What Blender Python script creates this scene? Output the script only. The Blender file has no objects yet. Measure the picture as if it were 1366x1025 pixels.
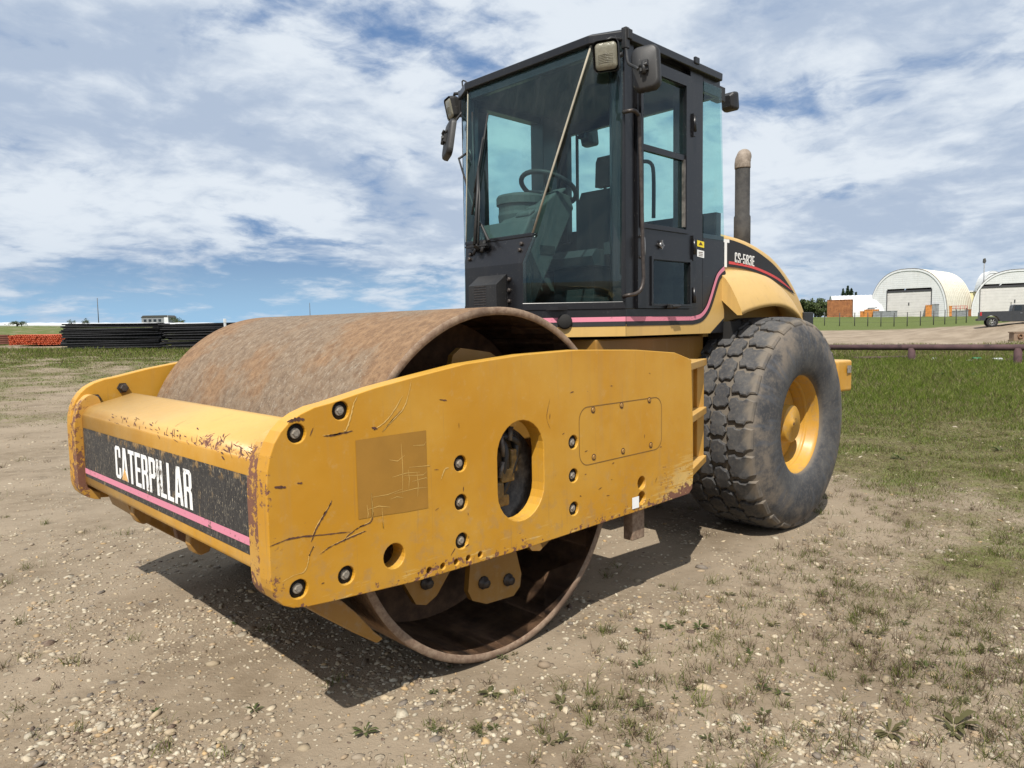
import bpy, bmesh, math, random
import numpy as np
from mathutils import Vector, Matrix
random.seed(7); RNG = np.random.default_rng(7)
R_ = math.radians
# ------------------------------------------------------------------ camera
CX, CY, CZ, YAW, PIT, ROL, FPX = -2.1279, -3.3012, 1.4393, 0.7952, -0.0793, -0.0169, 964.613
W0, H0 = 1366, 1025
scn = bpy.context.scene
COL = scn.collection
fw = Vector((math.cos(PIT)*math.cos(YAW), math.cos(PIT)*math.sin(YAW), math.sin(PIT)))
rt = Vector((math.sin(YAW), -math.cos(YAW), 0)); up = rt.cross(fw)
rt2 = rt*math.cos(ROL)+up*math.sin(ROL); up2 = -rt*math.sin(ROL)+up*math.cos(ROL)
cam = bpy.data.objects.new('camera', bpy.data.cameras.new('camera')); COL.objects.link(cam)
M = Matrix((rt2, up2, -fw)).transposed().to_4x4(); M.translation = Vector((CX, CY, CZ))
cam.matrix_world = M
cam.data.sensor_width = 36; cam.data.lens = 36*FPX/W0; cam.data.clip_end = 9000; cam.data.clip_start = 0.05
scn.camera = cam
# ------------------------------------------------------------------ sun, sky, exposure
SUNV = Vector((-0.62, -0.40, 1)).normalized()
sun = bpy.data.objects.new('sun', bpy.data.lights.new('sun', 'SUN')); COL.objects.link(sun)
sun.rotation_euler = SUNV.to_track_quat('Z', 'Y').to_euler(); sun.location = (0, 0, 30)
sun.data.energy = 5.0; sun.data.angle = R_(0.5); sun.data.color = (1.0, 0.95, 0.87)
world = bpy.data.worlds.new('World'); scn.world = world; world.use_nodes = True
scn.view_settings.view_transform = 'Standard'; scn.view_settings.look = 'None'
scn.view_settings.exposure = 0.30; scn.view_settings.gamma = 1

class NT:
    """small helper for building node trees"""
    def __init__(s, tree): s.t = tree
    def n(s, typ, **kw):
        nd = s.t.nodes.new(typ)
        for k, v in kw.items():
            if k == 'inp':
                for kk, vv in v.items():
                    if isinstance(vv, bpy.types.NodeSocket): s.t.links.new(vv, nd.inputs[kk])
                    else: nd.inputs[kk].default_value = vv
            else: setattr(nd, k, v)
        return nd
    def m(s, op, a, b=None, c=None, clamp=False):
        nd = s.t.nodes.new('ShaderNodeMath'); nd.operation = op; nd.use_clamp = clamp
        for i, v in enumerate((a, b, c)):
            if v is None: continue
            if isinstance(v, bpy.types.NodeSocket): s.t.links.new(v, nd.inputs[i])
            else: nd.inputs[i].default_value = v
        return nd.outputs[0]
    def mix(s, f, a, b, typ='RGBA', blend='MIX'):
        nd = s.t.nodes.new('ShaderNodeMix'); nd.data_type = typ; nd.blend_type = blend
        idx = {'RGBA': (6, 7, 2), 'FLOAT': (2, 3, 0)}[typ]
        for i, v in ((0, f), (idx[0], a), (idx[1], b)):
            if isinstance(v, bpy.types.NodeSocket): s.t.links.new(v, nd.inputs[i])
            else:
                if typ == 'RGBA' and i and len(v) == 3: v = (*v, 1)
                nd.inputs[i].default_value = v
        return nd.outputs[idx[2]]
    def ss(s, v, lo, hi, a=0.0, b=1.0):
        nd = s.t.nodes.new('ShaderNodeMapRange'); nd.interpolation_type = 'SMOOTHSTEP'
        s.t.links.new(v, nd.inputs[0])
        for i, x in ((1, lo), (2, hi), (3, a), (4, b)):
            if isinstance(x, bpy.types.NodeSocket): s.t.links.new(x, nd.inputs[i])
            else: nd.inputs[i].default_value = x
        return nd.outputs[0]
    def noise(s, vec, scale, detail=4, rough=.55, dist=0.0, color=False):
        nd = s.n('ShaderNodeTexNoise', inp={'Scale': scale, 'Detail': detail, 'Roughness': rough, 'Distortion': dist})
        if vec is not None: s.t.links.new(vec, nd.inputs['Vector'])
        return nd.outputs['Color' if color else 'Fac']
    def mapv(s, vec, scale=(1, 1, 1), loc=(0, 0, 0), rot=(0, 0, 0)):
        nd = s.n('ShaderNodeMapping', inp={'Scale': scale, 'Location': loc, 'Rotation': rot})
        s.t.links.new(vec, nd.inputs['Vector']); return nd.outputs[0]
    def bump(s, h, strength=.3, dist=.01, normal=None):
        nd = s.n('ShaderNodeBump', inp={'Strength': strength, 'Distance': dist, 'Height': h})
        if normal is not None: s.t.links.new(normal, nd.inputs['Normal'])
        return nd.outputs[0]

def build_world():
    t = world.node_tree; t.nodes.clear(); N = NT(t)
    sky = N.n('ShaderNodeTexSky', sky_type='NISHITA', sun_disc=False)
    sky.sun_elevation = math.asin(SUNV.z); sky.sun_rotation = math.atan2(SUNV.x, SUNV.y)
    sky.air_density = 1.0; sky.dust_density = 1.2; sky.ozone_density = 1.5
    tc = N.n('ShaderNodeTexCoord').outputs['Generated']
    sp = N.n('ShaderNodeSeparateXYZ', inp={0: tc})
    z = N.m('MAXIMUM', sp.outputs[2], 0.0)
    zz = N.m('ADD', z, 0.21)
    u = N.m('DIVIDE', sp.outputs[0], zz); v = N.m('DIVIDE', sp.outputs[1], zz)
    p = N.n('ShaderNodeCombineXYZ', inp={0: u, 1: v, 2: 0.0}).outputs[0]
    warp = N.noise(p, 1.3, 4, .55, color=True)
    vm = N.n('ShaderNodeVectorMath', operation='MULTIPLY_ADD', inp={0: warp, 1: (.34, .34, 0), 2: p}).outputs[0]
    big = N.noise(N.mapv(vm, (1, 1, 1), (3.1, 1.3, 0)), .9, 3, .5)
    det = N.noise(N.mapv(vm, (1, 1, 1), (8.1, 4.3, 2)), 3.0, 10, .58)
    det2 = N.noise(N.mapv(vm, (1, 1, 1), (1.1, 7.3, 5)), 1.7, 7, .55)
    dens = N.m('ADD', N.m('MULTIPLY', big, .45), N.m('MULTIPLY', det, .55))
    dens = N.m('ADD', dens, N.m('MULTIPLY', N.m('SUBTRACT', N.noise(N.mapv(vm, (1, 1, 1), (2.1, 9.3, 1)), 9.0, 8, .6), .5), .16))
    left = N.m('ADD', N.m('MULTIPLY', sp.outputs[0], -rt.x), N.m('MULTIPLY', sp.outputs[1], -rt.y))
    edge = N.m('ADD', z, N.m('MULTIPLY', N.m('SUBTRACT', big, .5), .05))
    lowb = N.m('MULTIPLY', N.ss(edge, .120, .075), N.ss(left, -.10, .30))
    dens = N.m('SUBTRACT', dens, N.m('MULTIPLY', lowb, .15))
    mask = N.ss(dens, .33, .48)
    det3 = N.noise(N.mapv(vm, (1, 1, 1), (2.1, 9.3, 1)), 9.0, 8, .6)
    shade = N.ss(N.m('ADD', N.m('ADD', N.m('MULTIPLY', det2, .5), N.m('MULTIPLY', det, .3)), N.m('MULTIPLY', det3, .2)), .41, .57)
    cw = N.mix(shade, (4.8, 5.7, 7.1), (8.4, 9.0, 9.6))
    cw = N.mix(N.m('MULTIPLY', N.ss(z, .16, .0), .50), cw, (4.6, 5.7, 7.2))
    blue = N.mix(.75, sky.outputs[0], (1.5, 2.8, 5.4))
    hz = N.mix(N.ss(z, .12, .0), blue, (3.5, 5.8, 8.1))
    col = N.mix(N.m('MULTIPLY', mask, .92), hz, cw)
    bg = N.n('ShaderNodeBackground', inp={'Color': col, 'Strength': .080})
    out = N.n('ShaderNodeOutputWorld'); t.links.new(bg.outputs[0], out.inputs[0])
build_world()

# ------------------------------------------------------------------ projection helpers (photo pixel -> place in the world)
def U(px, py, ax, val):
    d = fw+rt2*((px-W0/2)/FPX)-up2*((py-H0/2)/FPX)
    i = 'xyz'.index(ax); o = Vector((CX, CY, CZ))
    return o+d*((val-o[i])/d[i])
FH = Vector((math.cos(YAW), math.sin(YAW), 0))
def PD(px, d):           # ground position in column px, d metres ahead of the camera
    return CX+FH.x*d+rt.x*(px-683)/FPX*d, CY+FH.y*d+rt.y*(px-683)/FPX*d

# ------------------------------------------------------------------ materials
MATS = {}
def mat(name, f):
    m = bpy.data.materials.new(name); m.use_nodes = True; t = m.node_tree; t.nodes.clear()
    N = NT(t); out = N.n('ShaderNodeOutputMaterial')
    sh = f(N); t.links.new(sh, out.inputs[0]); MATS[name] = m; return m
def PB(N, col, rough=.5, metal=0.0, normal=None, **kw):
    b = N.n('ShaderNodeBsdfPrincipled')
    def st(k, v):
        if isinstance(v, bpy.types.NodeSocket): N.t.links.new(v, b.inputs[k])
        else:
            if isinstance(v, tuple) and len(v) == 3: v = (*v, 1)
            b.inputs[k].default_value = v
    st('Base Color', col); st('Roughness', rough); st('Metallic', metal)
    if normal is not None: st('Normal', normal)
    for k, v in kw.items(): st(k, v)
    return b.outputs[0]
def OC(N): return N.n('ShaderNodeTexCoord').outputs['Object']
def simple(name, c, rough=.6, metal=0.0, var=.15, scale=12, bump=0.0, spec=.5):
    def f(N):
        oc = OC(N); n = N.noise(oc, scale, 5, .6)
        a = tuple(x*(1-var) for x in c); b = tuple(min(1, x*(1+var)) for x in c)
        col = N.mix(N.ss(n, .3, .7), a, b)
        nm = N.bump(N.noise(oc, scale*5, 4), bump, .01) if bump else None
        return PB(N, col, N.mix(n, rough*.85, min(1, rough*1.15), 'FLOAT'), metal, nm, **{'Specular IOR Level': spec})
    return mat(name, f)

def yellow(name, base=(.44, .215, .018), faded=(.54, .345, .115), chips=.5, kind=''):
    def f(N):
        oc = OC(N); s = N.n('ShaderNodeSeparateXYZ', inp={0: oc}); x, y, z = s.outputs
        big = N.noise(oc, 2.2, 5, .6); fine = N.noise(oc, 26, 6, .7)
        streak = N.noise(N.mapv(oc, (9, 9, .8)), 2.0, 5, .6)
        col = N.mix(N.ss(big, .35, .65), base, tuple(a*.55+b*.45 for a, b in zip(base, faded)))
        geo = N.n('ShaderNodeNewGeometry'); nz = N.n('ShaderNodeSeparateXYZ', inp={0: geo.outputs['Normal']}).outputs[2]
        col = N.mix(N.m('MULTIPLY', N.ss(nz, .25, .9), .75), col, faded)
        col = N.mix(N.m('MULTIPLY', N.ss(streak, .5, .8), .30), col, (.33, .21, .09))
        dust = N.m('MULTIPLY', N.ss(fine, .55, .75), .22)
        col = N.mix(dust, col, (.50, .36, .17))
        thr = N.noise(oc, 34, 7, .72); med = N.noise(N.mapv(oc, loc=(4, 2, 1)), 7, 5, .6)
        wear = N.m('ADD', N.m('MULTIPLY', thr, .62), N.m('MULTIPLY', med, .38))
        lim = .70-.05*chips
        if kind == 'plate':
            e1 = N.ss(x, -1.04, -1.135)
            zb = N.m('ADD', z, N.m('MULTIPLY', x, -.0))
            e2 = N.ss(zb, .60, .50)
            e3 = N.m('MULTIPLY', N.ss(x, .85, 1.3), N.ss(z, .82, .56))
            e = N.m('MAXIMUM', N.m('MAXIMUM', N.m('MULTIPLY', e1, .95), e2), N.m('MULTIPLY', e3, .8))
            scr = N.noise(N.mapv(oc, (1.2, 1, 16), (0, 0, 3), (0, R_(12), 0)), 5, 6, .65)
            l1 = N.m('MULTIPLY', N.ss(N.m('ADD', scr, N.m('MULTIPLY', e3, .20)), .58, .63), N.m('MAXIMUM', e2, e3))
            col = N.mix(N.m('MULTIPLY', l1, .85), col, (.60, .42, .15))
            e4 = N.m('MULTIPLY', N.ss(x, .95, 1.34), N.ss(z, .60, .50))
            w = N.m('ADD', wear, N.m('ADD', N.m('MULTIPLY', e, .135), N.m('MULTIPLY', e4, .2)))
            chip = N.ss(w, lim-.02, lim+.005)
        elif kind == 'bumper':
            band = N.m('MULTIPLY', N.ss(z, .985, 1.02), N.ss(z, 1.075, 1.04))
            yb = N.ss(y, .35, -.9)
            lo = N.ss(z, .67, .64)
            scr = N.noise(N.mapv(oc, (3, 9, 3)), 5, 6, .7)
            w = N.m('ADD', wear, N.m('ADD', N.m('MULTIPLY', N.m('MULTIPLY', band, yb), .14), N.m('MULTIPLY', lo, .06)))
            e5 = N.ss(y, -.98, -1.03); w = N.m('ADD', w, N.m('MULTIPLY', e5, .1))
            chip = N.ss(w, lim-.02, lim+.01)
        elif kind == 'edge':
            e = N.m('MAXIMUM', N.ss(x, -.98, -1.12), N.m('MULTIPLY', N.ss(z, .62, .52), .6))
            w = N.m('ADD', wear, N.m('MULTIPLY', e, .17))
            chip = N.ss(w, lim-.02, lim+.005)
        else:
            chip = N.ss(wear, lim+.01, lim+.025)
        mud = N.m('MULTIPLY', N.ss(N.noise(N.mapv(oc, loc=(7, 1, 3)), 16, 8, .75), .50, .62), N.ss(z, .95, .45))
        col = N.mix(N.m('MULTIPLY', mud, .35), col, (.26, .19, .12))
        run = N.ss(N.noise(N.mapv(oc, (22, 22, .9), (3, 0, 0)), 2.2, 5, .6), .60, .74)
        col = N.mix(N.m('MULTIPLY', run, .28), col, (.22, .13, .06))
        col = N.mix(chip, col, N.mix(fine, (.10, .045, .03), (.22, .09, .05)))
        h = N.m('SUBTRACT', N.m('MULTIPLY', fine, .12), chip)
        rough = N.mix(chip, N.mix(fine, .36, .60, 'FLOAT'), .85, 'FLOAT')
        return PB(N, col, rough, 0, N.bump(h, .35, .003, N.bump(N.noise(oc, 3.2, 3, .5), .25, .02)), **{'Coat Weight': .08, 'Coat Roughness': .25})
    return mat(name, f)
yellow('yellow_paint'); yellow('yellow_plate', kind='plate', base=(.46, .215, .009), faded=(.54, .31, .05)); yellow('yellow_bumper', kind='bumper'); yellow('yellow_edge', kind='edge')
yellow('yellow_rim', base=(.44, .215, .014), faded=(.47, .27, .045), chips=.3); yellow('yellow_dull', base=(.27, .13, .018), faded=(.32, .18, .05), chips=1.2)
yellow('yellow_pale', base=(.50, .315, .09), faded=(.56, .37, .14), chips=0)
simple('patch_ochre', (.315, .155, .018), .6, var=.07, scale=9)
simple('scratch_bright', (.60, .38, .11), .6)
simple('rust_mark', (.085, .036, .025), .85, var=.4, scale=60)
simple('panel_seam', (.17, .09, .022), .8); simple('dark_seam', (.10, .05, .02), .8)
def black_paint(name, c=(.0065, .0065, .008), rough=.30, dust=.09):
    def f(N):
        oc = OC(N); n = N.noise(oc, 3, 6, .65); st = N.noise(N.mapv(oc, (12, 12, 1)), 2.5, 5, .6)
        fine = N.noise(oc, 60, 4, .7)
        col = N.mix(N.m('MULTIPLY', N.ss(n, .4, .8), dust*.35), c, (.17, .15, .13))
        col = N.mix(N.m('MULTIPLY', N.ss(st, .52, .8), dust*.35), col, (.22, .19, .15))
        sp = N.ss(N.noise(oc, 130, 2, .5), .70, .74)
        col = N.mix(N.m('MULTIPLY', sp, .35), col, (.30, .28, .25))
        return PB(N, col, N.mix(n, rough*.8, rough*1.3, 'FLOAT'), 0, N.bump(fine, .05, .003))
    return mat(name, f)
black_paint('black_paint'); black_paint('black_plastic', (.012, .012, .0125), .5, .25)
black_paint('black_satin', (.012, .012, .014), .6, .1)
def decal_black(N):
    oc = OC(N); s = N.n('ShaderNodeSeparateXYZ', inp={0: oc})
    n = N.noise(N.mapv(oc, (1, 3.4, 1)), 30, 7, .75); m_ = N.noise(oc, 3, 4)
    worn = N.m('ADD', N.m('MULTIPLY', n, .75), N.m('MULTIPLY', m_, .25))
    long = N.noise(N.mapv(oc, (1, 9, 1.2), rot=(R_(18), 0, 0)), 3.2, 5, .75)
    col = N.mix(N.ss(n, .35, .65), (.018, .017, .018), (.045, .042, .040))
    col = N.mix(N.m('MULTIPLY', N.ss(worn, .545, .60), .6), col, (.13, .115, .09))
    col = N.mix(N.m('MULTIPLY', N.ss(N.noise(N.mapv(oc, (1, 2.2, 1)), 75, 3, .6), .62, .67), .8), col, (.36, .31, .22))
    col = N.mix(N.ss(long, .635, .66), col, (.34, .24, .13))
    ed = N.m('MULTIPLY', N.ss(s.outputs[2], .90, .95), N.ss(N.noise(oc, 11, 5, .7), .52, .60))
    col = N.mix(N.m('MULTIPLY', ed, .6), col, (.45, .27, .09))
    return PB(N, col, .6, 0, N.bump(worn, .3, .002))
mat('decal_black', decal_black)
def decal_col(name, c, dirt=(.10, .08, .06), amt=.5):
    def f(N):
        oc = OC(N); n = N.noise(oc, 45, 7, .75); m_ = N.noise(oc, 6, 4)
        w = N.m('ADD', N.m('MULTIPLY', n, .65), N.m('MULTIPLY', m_, .35))
        col = N.mix(N.ss(w, .60-.06*amt, .64-.03*amt), c, dirt)
        return PB(N, col, .6)
    return mat(name, f)
decal_col('decal_white', (.80, .80, .78), amt=.75); decal_col('decal_pink', (.62, .22, .30), amt=.55)
decal_col('decal_red', (.55, .06, .06), amt=.2); decal_col('clean_white', (.80, .80, .78), amt=0); decal_col('stripe_pink', (.60, .20, .27), (.3, .12, .14), .3)
decal_col('sticker_yellow', (.80, .62, .03), amt=.3)
simple('decal_tan', (.62, .36, .13), .6, var=.3, scale=40)
def rust_drum(N):
    oc = OC(N); s = N.n('ShaderNodeSeparateXYZ', inp={0: oc}); x, y, z = s.outputs
    ay = N.m('ABSOLUTE', y)
    n1 = N.noise(oc, 2.2, 5, .6); n2 = N.noise(oc, 24, 9, .75); n3 = N.noise(oc, 70, 5, .7)
    ang = N.m('ARCTAN2', x, N.m('SUBTRACT', z, .762))
    cyl = N.n('ShaderNodeCombineXYZ', inp={0: N.m('MULTIPLY', ang, .76), 1: y, 2: 0.0}).outputs[0]
    st = N.noise(N.mapv(cyl, (1.6, 4, 1), rot=(0, 0, R_(4))), 7, 8, .72)
    scf = N.ss(N.noise(N.mapv(cyl, (1.1, 16, 1)), 5, 5, .7), .63, .70)
    rust = N.mix(N.ss(n2, .35, .65), (.145, .080, .040), (.245, .148, .076))
    rust = N.mix(N.m('MULTIPLY', N.ss(st, .45, .7), .6), rust, (.30, .185, .10))
    grey = N.mix(N.ss(n2, .35, .65), (.135, .092, .058), (.215, .158, .105))
    f = N.m('ADD', N.m('ADD', n1, N.m('MULTIPLY', n2, .35)), N.m('MULTIPLY', N.ss(ay, 1.05, .75), .22))
    f = N.m('ADD', f, N.m('MULTIPLY', N.ss(y, -.55, .3), .07))
    col = N.mix(N.m('MULTIPLY', N.ss(f, .82, .98), .9), rust, grey)
    dk = N.ss(N.m('ADD', N.m('MULTIPLY', n2, .5), N.m('MULTIPLY', st, .5)), .43, .33)
    col = N.mix(N.m('MULTIPLY', dk, .5), col, (.09, .052, .032))
    vor = N.n('ShaderNodeTexVoronoi', feature='F1', inp={'Scale': 38.0, 'Vector': oc, 'Randomness': 1.0})
    fleck = N.m('MULTIPLY', N.ss(vor.outputs['Distance'], .22, .12), N.ss(n1, .5, .62))
    col = N.mix(N.m('MULTIPLY', fleck, .45), col, (.36, .30, .22))
    col = N.mix(N.m('MULTIPLY', scf, .4), col, (.30, .24, .17))
    crust = N.m('MULTIPLY', N.ss(N.noise(N.mapv(oc, (1, 1.6, 1)), 30, 8, .75), .54, .62), N.ss(f, .82, .98))
    col = N.mix(N.m('MULTIPLY', crust, .6), col, (.30, .25, .19))
    col = N.mix(N.m('MULTIPLY', N.ss(N.noise(oc, 42, 7, .75), .44, .36), .55), col, (.085, .055, .038))
    h = N.m('ADD', N.m('MULTIPLY', n2, .7), N.m('ADD', N.m('MULTIPLY', n3, .3), N.m('MULTIPLY', fleck, .3)))
    return PB(N, col, .88, 0, N.bump(h, .9, .012))
mat('rust_drum', rust_drum)
def rust_plain(name, a, b, sc=9):
    def f(N):
        oc = OC(N); n = N.noise(oc, sc, 8, .7); n2 = N.noise(oc, 2.5, 4)
        col = N.mix(N.ss(n, .35, .65), a, b); col = N.mix(N.ss(n2, .55, .7), col, tuple(x*.6 for x in a))
        return PB(N, col, .85, 0, N.bump(n, .5, .006))
    return mat(name, f)
rust_plain('rust_inner', (.12, .066, .038), (.23, .13, .07)); rust_plain('rust_rim', (.16, .10, .065), (.27, .195, .135), 30)
rust_plain('rust_orange', (.20, .075, .028), (.33, .135, .048), 1.2); rust_plain('rail_paint', (.055, .028, .030), (.085, .045, .046), 3)
rust_plain('exhaust_metal', (.036, .035, .035), (.066, .062, .058), 14); rust_plain('exhaust_tip', (.17, .135, .105), (.29, .24, .195), 20)
simple('bolt_metal', (.26, .23, .19), .6, .3, .3, 80); simple('bolt_dark', (.012, .011, .010), .9)
simple('chrome_dark', (.25, .24, .23), .35, .8, .2, 40)
simple('grey_metal', (.055, .045, .040), .45, .4, .3, 40)
def rubber(N):
    oc = OC(N); s = N.n('ShaderNodeSeparateXYZ', inp={0: oc}); x, y, z = s.outputs
    n = N.noise(oc, 4.5, 7, .68); f = N.noise(oc, 45, 6, .7)
    r = N.m('SQRT', N.m('ADD', N.m('MULTIPLY', x, x), N.m('MULTIPLY', z, z)))
    ang = N.m('ARCTAN2', x, z)
    rad = N.n('ShaderNodeCombineXYZ', inp={0: N.m('MULTIPLY', ang, 9), 1: N.m('MULTIPLY', r, 2.5), 2: 0.0}).outputs[0]
    rs = N.noise(rad, 1.6, 5, .6)
    col = N.mix(N.ss(n, .35, .7), (.030, .031, .035), (.078, .076, .074))
    dust = N.m('MULTIPLY', N.ss(f, .45, .7), .35)
    col = N.mix(dust, col, (.17, .145, .115))
    gro = N.m('MULTIPLY', N.ss(r, .750, .736), N.ss(y, -.30, -.27))
    col = N.mix(N.m('MULTIPLY', gro, .8), col, (.15, .125, .095))
    side = N.ss(y, -.24, -.30)
    brown = N.m('MULTIPLY', N.m('MULTIPLY', side, N.ss(r, .50, .62)), N.ss(n, .42, .60))
    col = N.mix(N.m('MULTIPLY', brown, .6), col, (.19, .15, .11))
    blu = N.m('MULTIPLY', N.m('MULTIPLY', side, N.ss(r, .42, .50)), N.ss(rs, .5, .62))
    col = N.mix(N.m('MULTIPLY', blu, .55), col, (.065, .072, .085))
    return PB(N, col, .78, 0, N.bump(f, .35, .004))
mat('rubber', rubber)
def glass(name, tint, dirt=.05):
    def f(N):
        tr = N.n('ShaderNodeBsdfTransparent', inp={0: (*tint, 1)}).outputs[0]
        gl = N.n('ShaderNodeBsdfGlossy', inp={'Color': (.75, .9, .95, 1), 'Roughness': .015}).outputs[0]
        g = N.n('ShaderNodeNewGeometry'); dt = N.n('ShaderNodeVectorMath', operation='DOT_PRODUCT', inp={0: g.outputs['Incoming'], 1: g.outputs['Normal']}).outputs['Value']
        fr = N.m('ADD', N.m('MULTIPLY', N.m('POWER', N.m('SUBTRACT', 1.0, N.m('ABSOLUTE', dt)), 5.0), .9), .045)
        fr = N.m('MULTIPLY', fr, N.m('SUBTRACT', 1.0, g.outputs['Backfacing']))
        a = N.n('ShaderNodeMixShader'); N.t.links.new(fr, a.inputs[0]); N.t.links.new(tr, a.inputs[1]); N.t.links.new(gl, a.inputs[2])
        oc = OC(N)
        d = PB(N, (.34, .36, .33), .9)
        n = N.noise(oc, 3.0, 7, .7); st = N.noise(N.mapv(oc, (14, 14, .6)), 1.6, 4, .6)
        sc = N.noise(N.mapv(oc, (1.2, 1.2, 11)), 5, 6, .7)
        dm = N.m('ADD', N.m('MULTIPLY', N.ss(n, .4, .75), dirt), N.m('ADD', N.m('MULTIPLY', N.ss(st, .52, .75), dirt*.6), N.m('MULTIPLY', N.ss(sc, .66, .72), dirt*1.2)))
        dm = N.m('MULTIPLY', dm, N.m('SUBTRACT', 1.0, g.outputs['Backfacing']))
        b = N.n('ShaderNodeMixShader'); N.t.links.new(dm, b.inputs[0]); N.t.links.new(a.outputs[0], b.inputs[1]); N.t.links.new(d, b.inputs[2])
        return b.outputs[0]
    return mat(name, f)
glass('tinted_glass', (.80, .925, .91), .03)
simple('lamp_lens', (.20, .19, .145), .12, 0, .15, 30, .3)
simple('console_grey', (.050, .056, .054), .75, 0, .15, 20, .1); simple('seat_fabric', (.020, .022, .024), .9, 0, .2, 50, .3)
simple('headliner', (.02, .024, .027), .9); simple('hose', (.02, .02, .02), .5); simple('seal_beige', (.29, .26, .20), .7)
simple('oily_metal', (.13, .115, .10), .5, .3, .5, 25); simple('oily_yellow', (.16, .10, .03), .6, 0, .5, 25)

# ------------------------------------------------------------------ mesh helpers
def inside(poly, x, y):
    r = False; n = len(poly)
    for i in range(n):
        x1, y1 = poly[i]; x2, y2 = poly[(i+1) % n]
        if (y1 > y) != (y2 > y) and x < (x2-x1)*(y-y1)/(y2-y1)+x1: r = not r
    return r
def curve_plate(outer, holes, t, bevel=0.0, res=1):
    """a sheet of thickness t in the local XY plane, with holes"""
    from mathutils.geometry import delaunay_2d_cdt
    P = []; Eg = []
    for loop in [outer]+holes:
        o = len(P); P += [Vector((q[0], q[1])) for q in loop]; Eg += [(o+i, o+(i+1) % len(loop)) for i in range(len(loop))]
    vs, es, fs, _, _, _ = delaunay_2d_cdt(P, Eg, [], 0, 1e-6)
    keep = []
    for f in fs:
        cx = sum(vs[i].x for i in f)/len(f); cy = sum(vs[i].y for i in f)/len(f)
        if inside(outer, cx, cy) and not any(inside(h, cx, cy) for h in holes): keep.append(list(f))
    n = len(vs); v = [(q.x, q.y, -t/2) for q in vs]+[(q.x, q.y, t/2) for q in vs]
    F_ = [tuple(f[::-1]) for f in keep]+[tuple(i+n for i in f) for f in keep]
    cnt = {}
    for f in keep:
        for i in range(len(f)):
            e = (f[i], f[(i+1) % len(f)]); cnt[e] = 1
    for (a, b) in list(cnt):
        if (b, a) not in cnt: F_.append((a, b, b+n, a+n))
    return v, F_
GL = {
 'C': ([(.40, .66), (.40, .92), (.32, 1), (.08, 1), (0, .92), (0, .08), (.08, 0), (.32, 0), (.40, .08), (.40, .34), (.26, .34), (.26, .14), (.24, .11), (.16, .11), (.14, .14), (.14, .86), (.16, .89), (.24, .89), (.26, .86), (.26, .66)], []),
 'A': ([(0, 0), (.12, 1), (.32, 1), (.44, 0), (.30, 0), (.28, .19), (.16, .19), (.14, 0)], [[(.175, .31), (.265, .31), (.22, .72)]]),
 'T': ([(0, 1), (0, .88), (.13, .88), (.13, 0), (.27, 0), (.27, .88), (.40, .88), (.40, 1)], []),
 'E': ([(0, 0), (0, 1), (.36, 1), (.36, .88), (.14, .88), (.14, .57), (.33, .57), (.33, .45), (.14, .45), (.14, .12), (.36, .12), (.36, 0)], []),
 'R': ([(0, 0), (0, 1), (.32, 1), (.40, .92), (.40, .58), (.34, .50), (.40, .42), (.41, 0), (.27, 0), (.26, .40), (.22, .44), (.14, .44), (.14, 0)], [[(.141, .56), (.141, .88), (.24, .88), (.26, .86), (.26, .58), (.24, .56)]]),
 'P': ([(0, 0), (0, 1), (.32, 1), (.40, .92), (.40, .52), (.32, .42), (.14, .42), (.14, 0)], [[(.141, .54), (.141, .88), (.24, .88), (.26, .86), (.26, .56), (.24, .54)]]),
 'I': ([(0, 0), (0, 1), (.14, 1), (.14, 0)], []), 'L': ([(0, 0), (0, 1), (.14, 1), (.14, .12), (.34, .12), (.34, 0)], []),
 'S': ([(0, .30), (0, .08), (.08, 0), (.32, 0), (.40, .08), (.40, .44), (.34, .52), (.14, .60), (.14, .86), (.16, .89), (.24, .89), (.26, .86), (.26, .70), (.40, .70), (.40, .92), (.32, 1), (.08, 1), (0, .92), (0, .58), (.06, .50), (.26, .42), (.26, .14), (.24, .11), (.16, .11), (.14, .14), (.14, .30)], []),
 '5': ([(0, .30), (0, .08), (.08, 0), (.32, 0), (.40, .08), (.40, .54), (.32, .62), (.14, .60), (.14, .88), (.38, .88), (.38, 1), (0, 1), (0, .46), (.13, .46), (.16, .50), (.24, .50), (.26, .47), (.26, .14), (.24, .11), (.16, .11), (.14, .14), (.14, .30)], []),
 '8': ([(.08, 0), (.32, 0), (.40, .08), (.40, .44), (.35, .51), (.40, .58), (.40, .92), (.32, 1), (.08, 1), (0, .92), (0, .58), (.05, .51), (0, .44), (0, .08)], [[(.14, .12), (.26, .12), (.26, .44), (.14, .44)], [(.14, .57), (.26, .57), (.26, .88), (.14, .88)]]),
 '3': ([(0, .30), (0, .08), (.08, 0), (.32, 0), (.40, .08), (.40, .44), (.35, .51), (.40, .58), (.40, .92), (.32, 1), (.08, 1), (0, .92), (0, .72), (.14, .72), (.14, .86), (.16, .89), (.24, .89), (.26, .86), (.26, .59), (.24, .57), (.14, .57), (.14, .45), (.24, .45), (.26, .43), (.26, .14), (.24, .11), (.16, .11), (.14, .14), (.14, .30)], []),
 '-': ([(0, .42), (.2, .42), (.2, .56), (0, .56)], [])}
def text_geo(s, h, xs=1.0, off=0.0, space=.06):
    V, F_ = [], []; x = 0
    for ch in s:
        out, hol = GL[ch]; v, f = curve_plate(out, hol, .0)
        n = len(v)//2; o = len(V); V += [((a+x)*h*xs, b*h, 0) for a, b, c in v[n:]]
        F_ += [tuple(i-n+o for i in q) for q in f if min(q) >= n]
        x += max(a for a, b in out)+space
    return np.array(V), F_
def circle(cx, cy, r, n=24): return [(cx+r*math.cos(2*math.pi*i/n), cy+r*math.sin(2*math.pi*i/n)) for i in range(n)]
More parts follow.
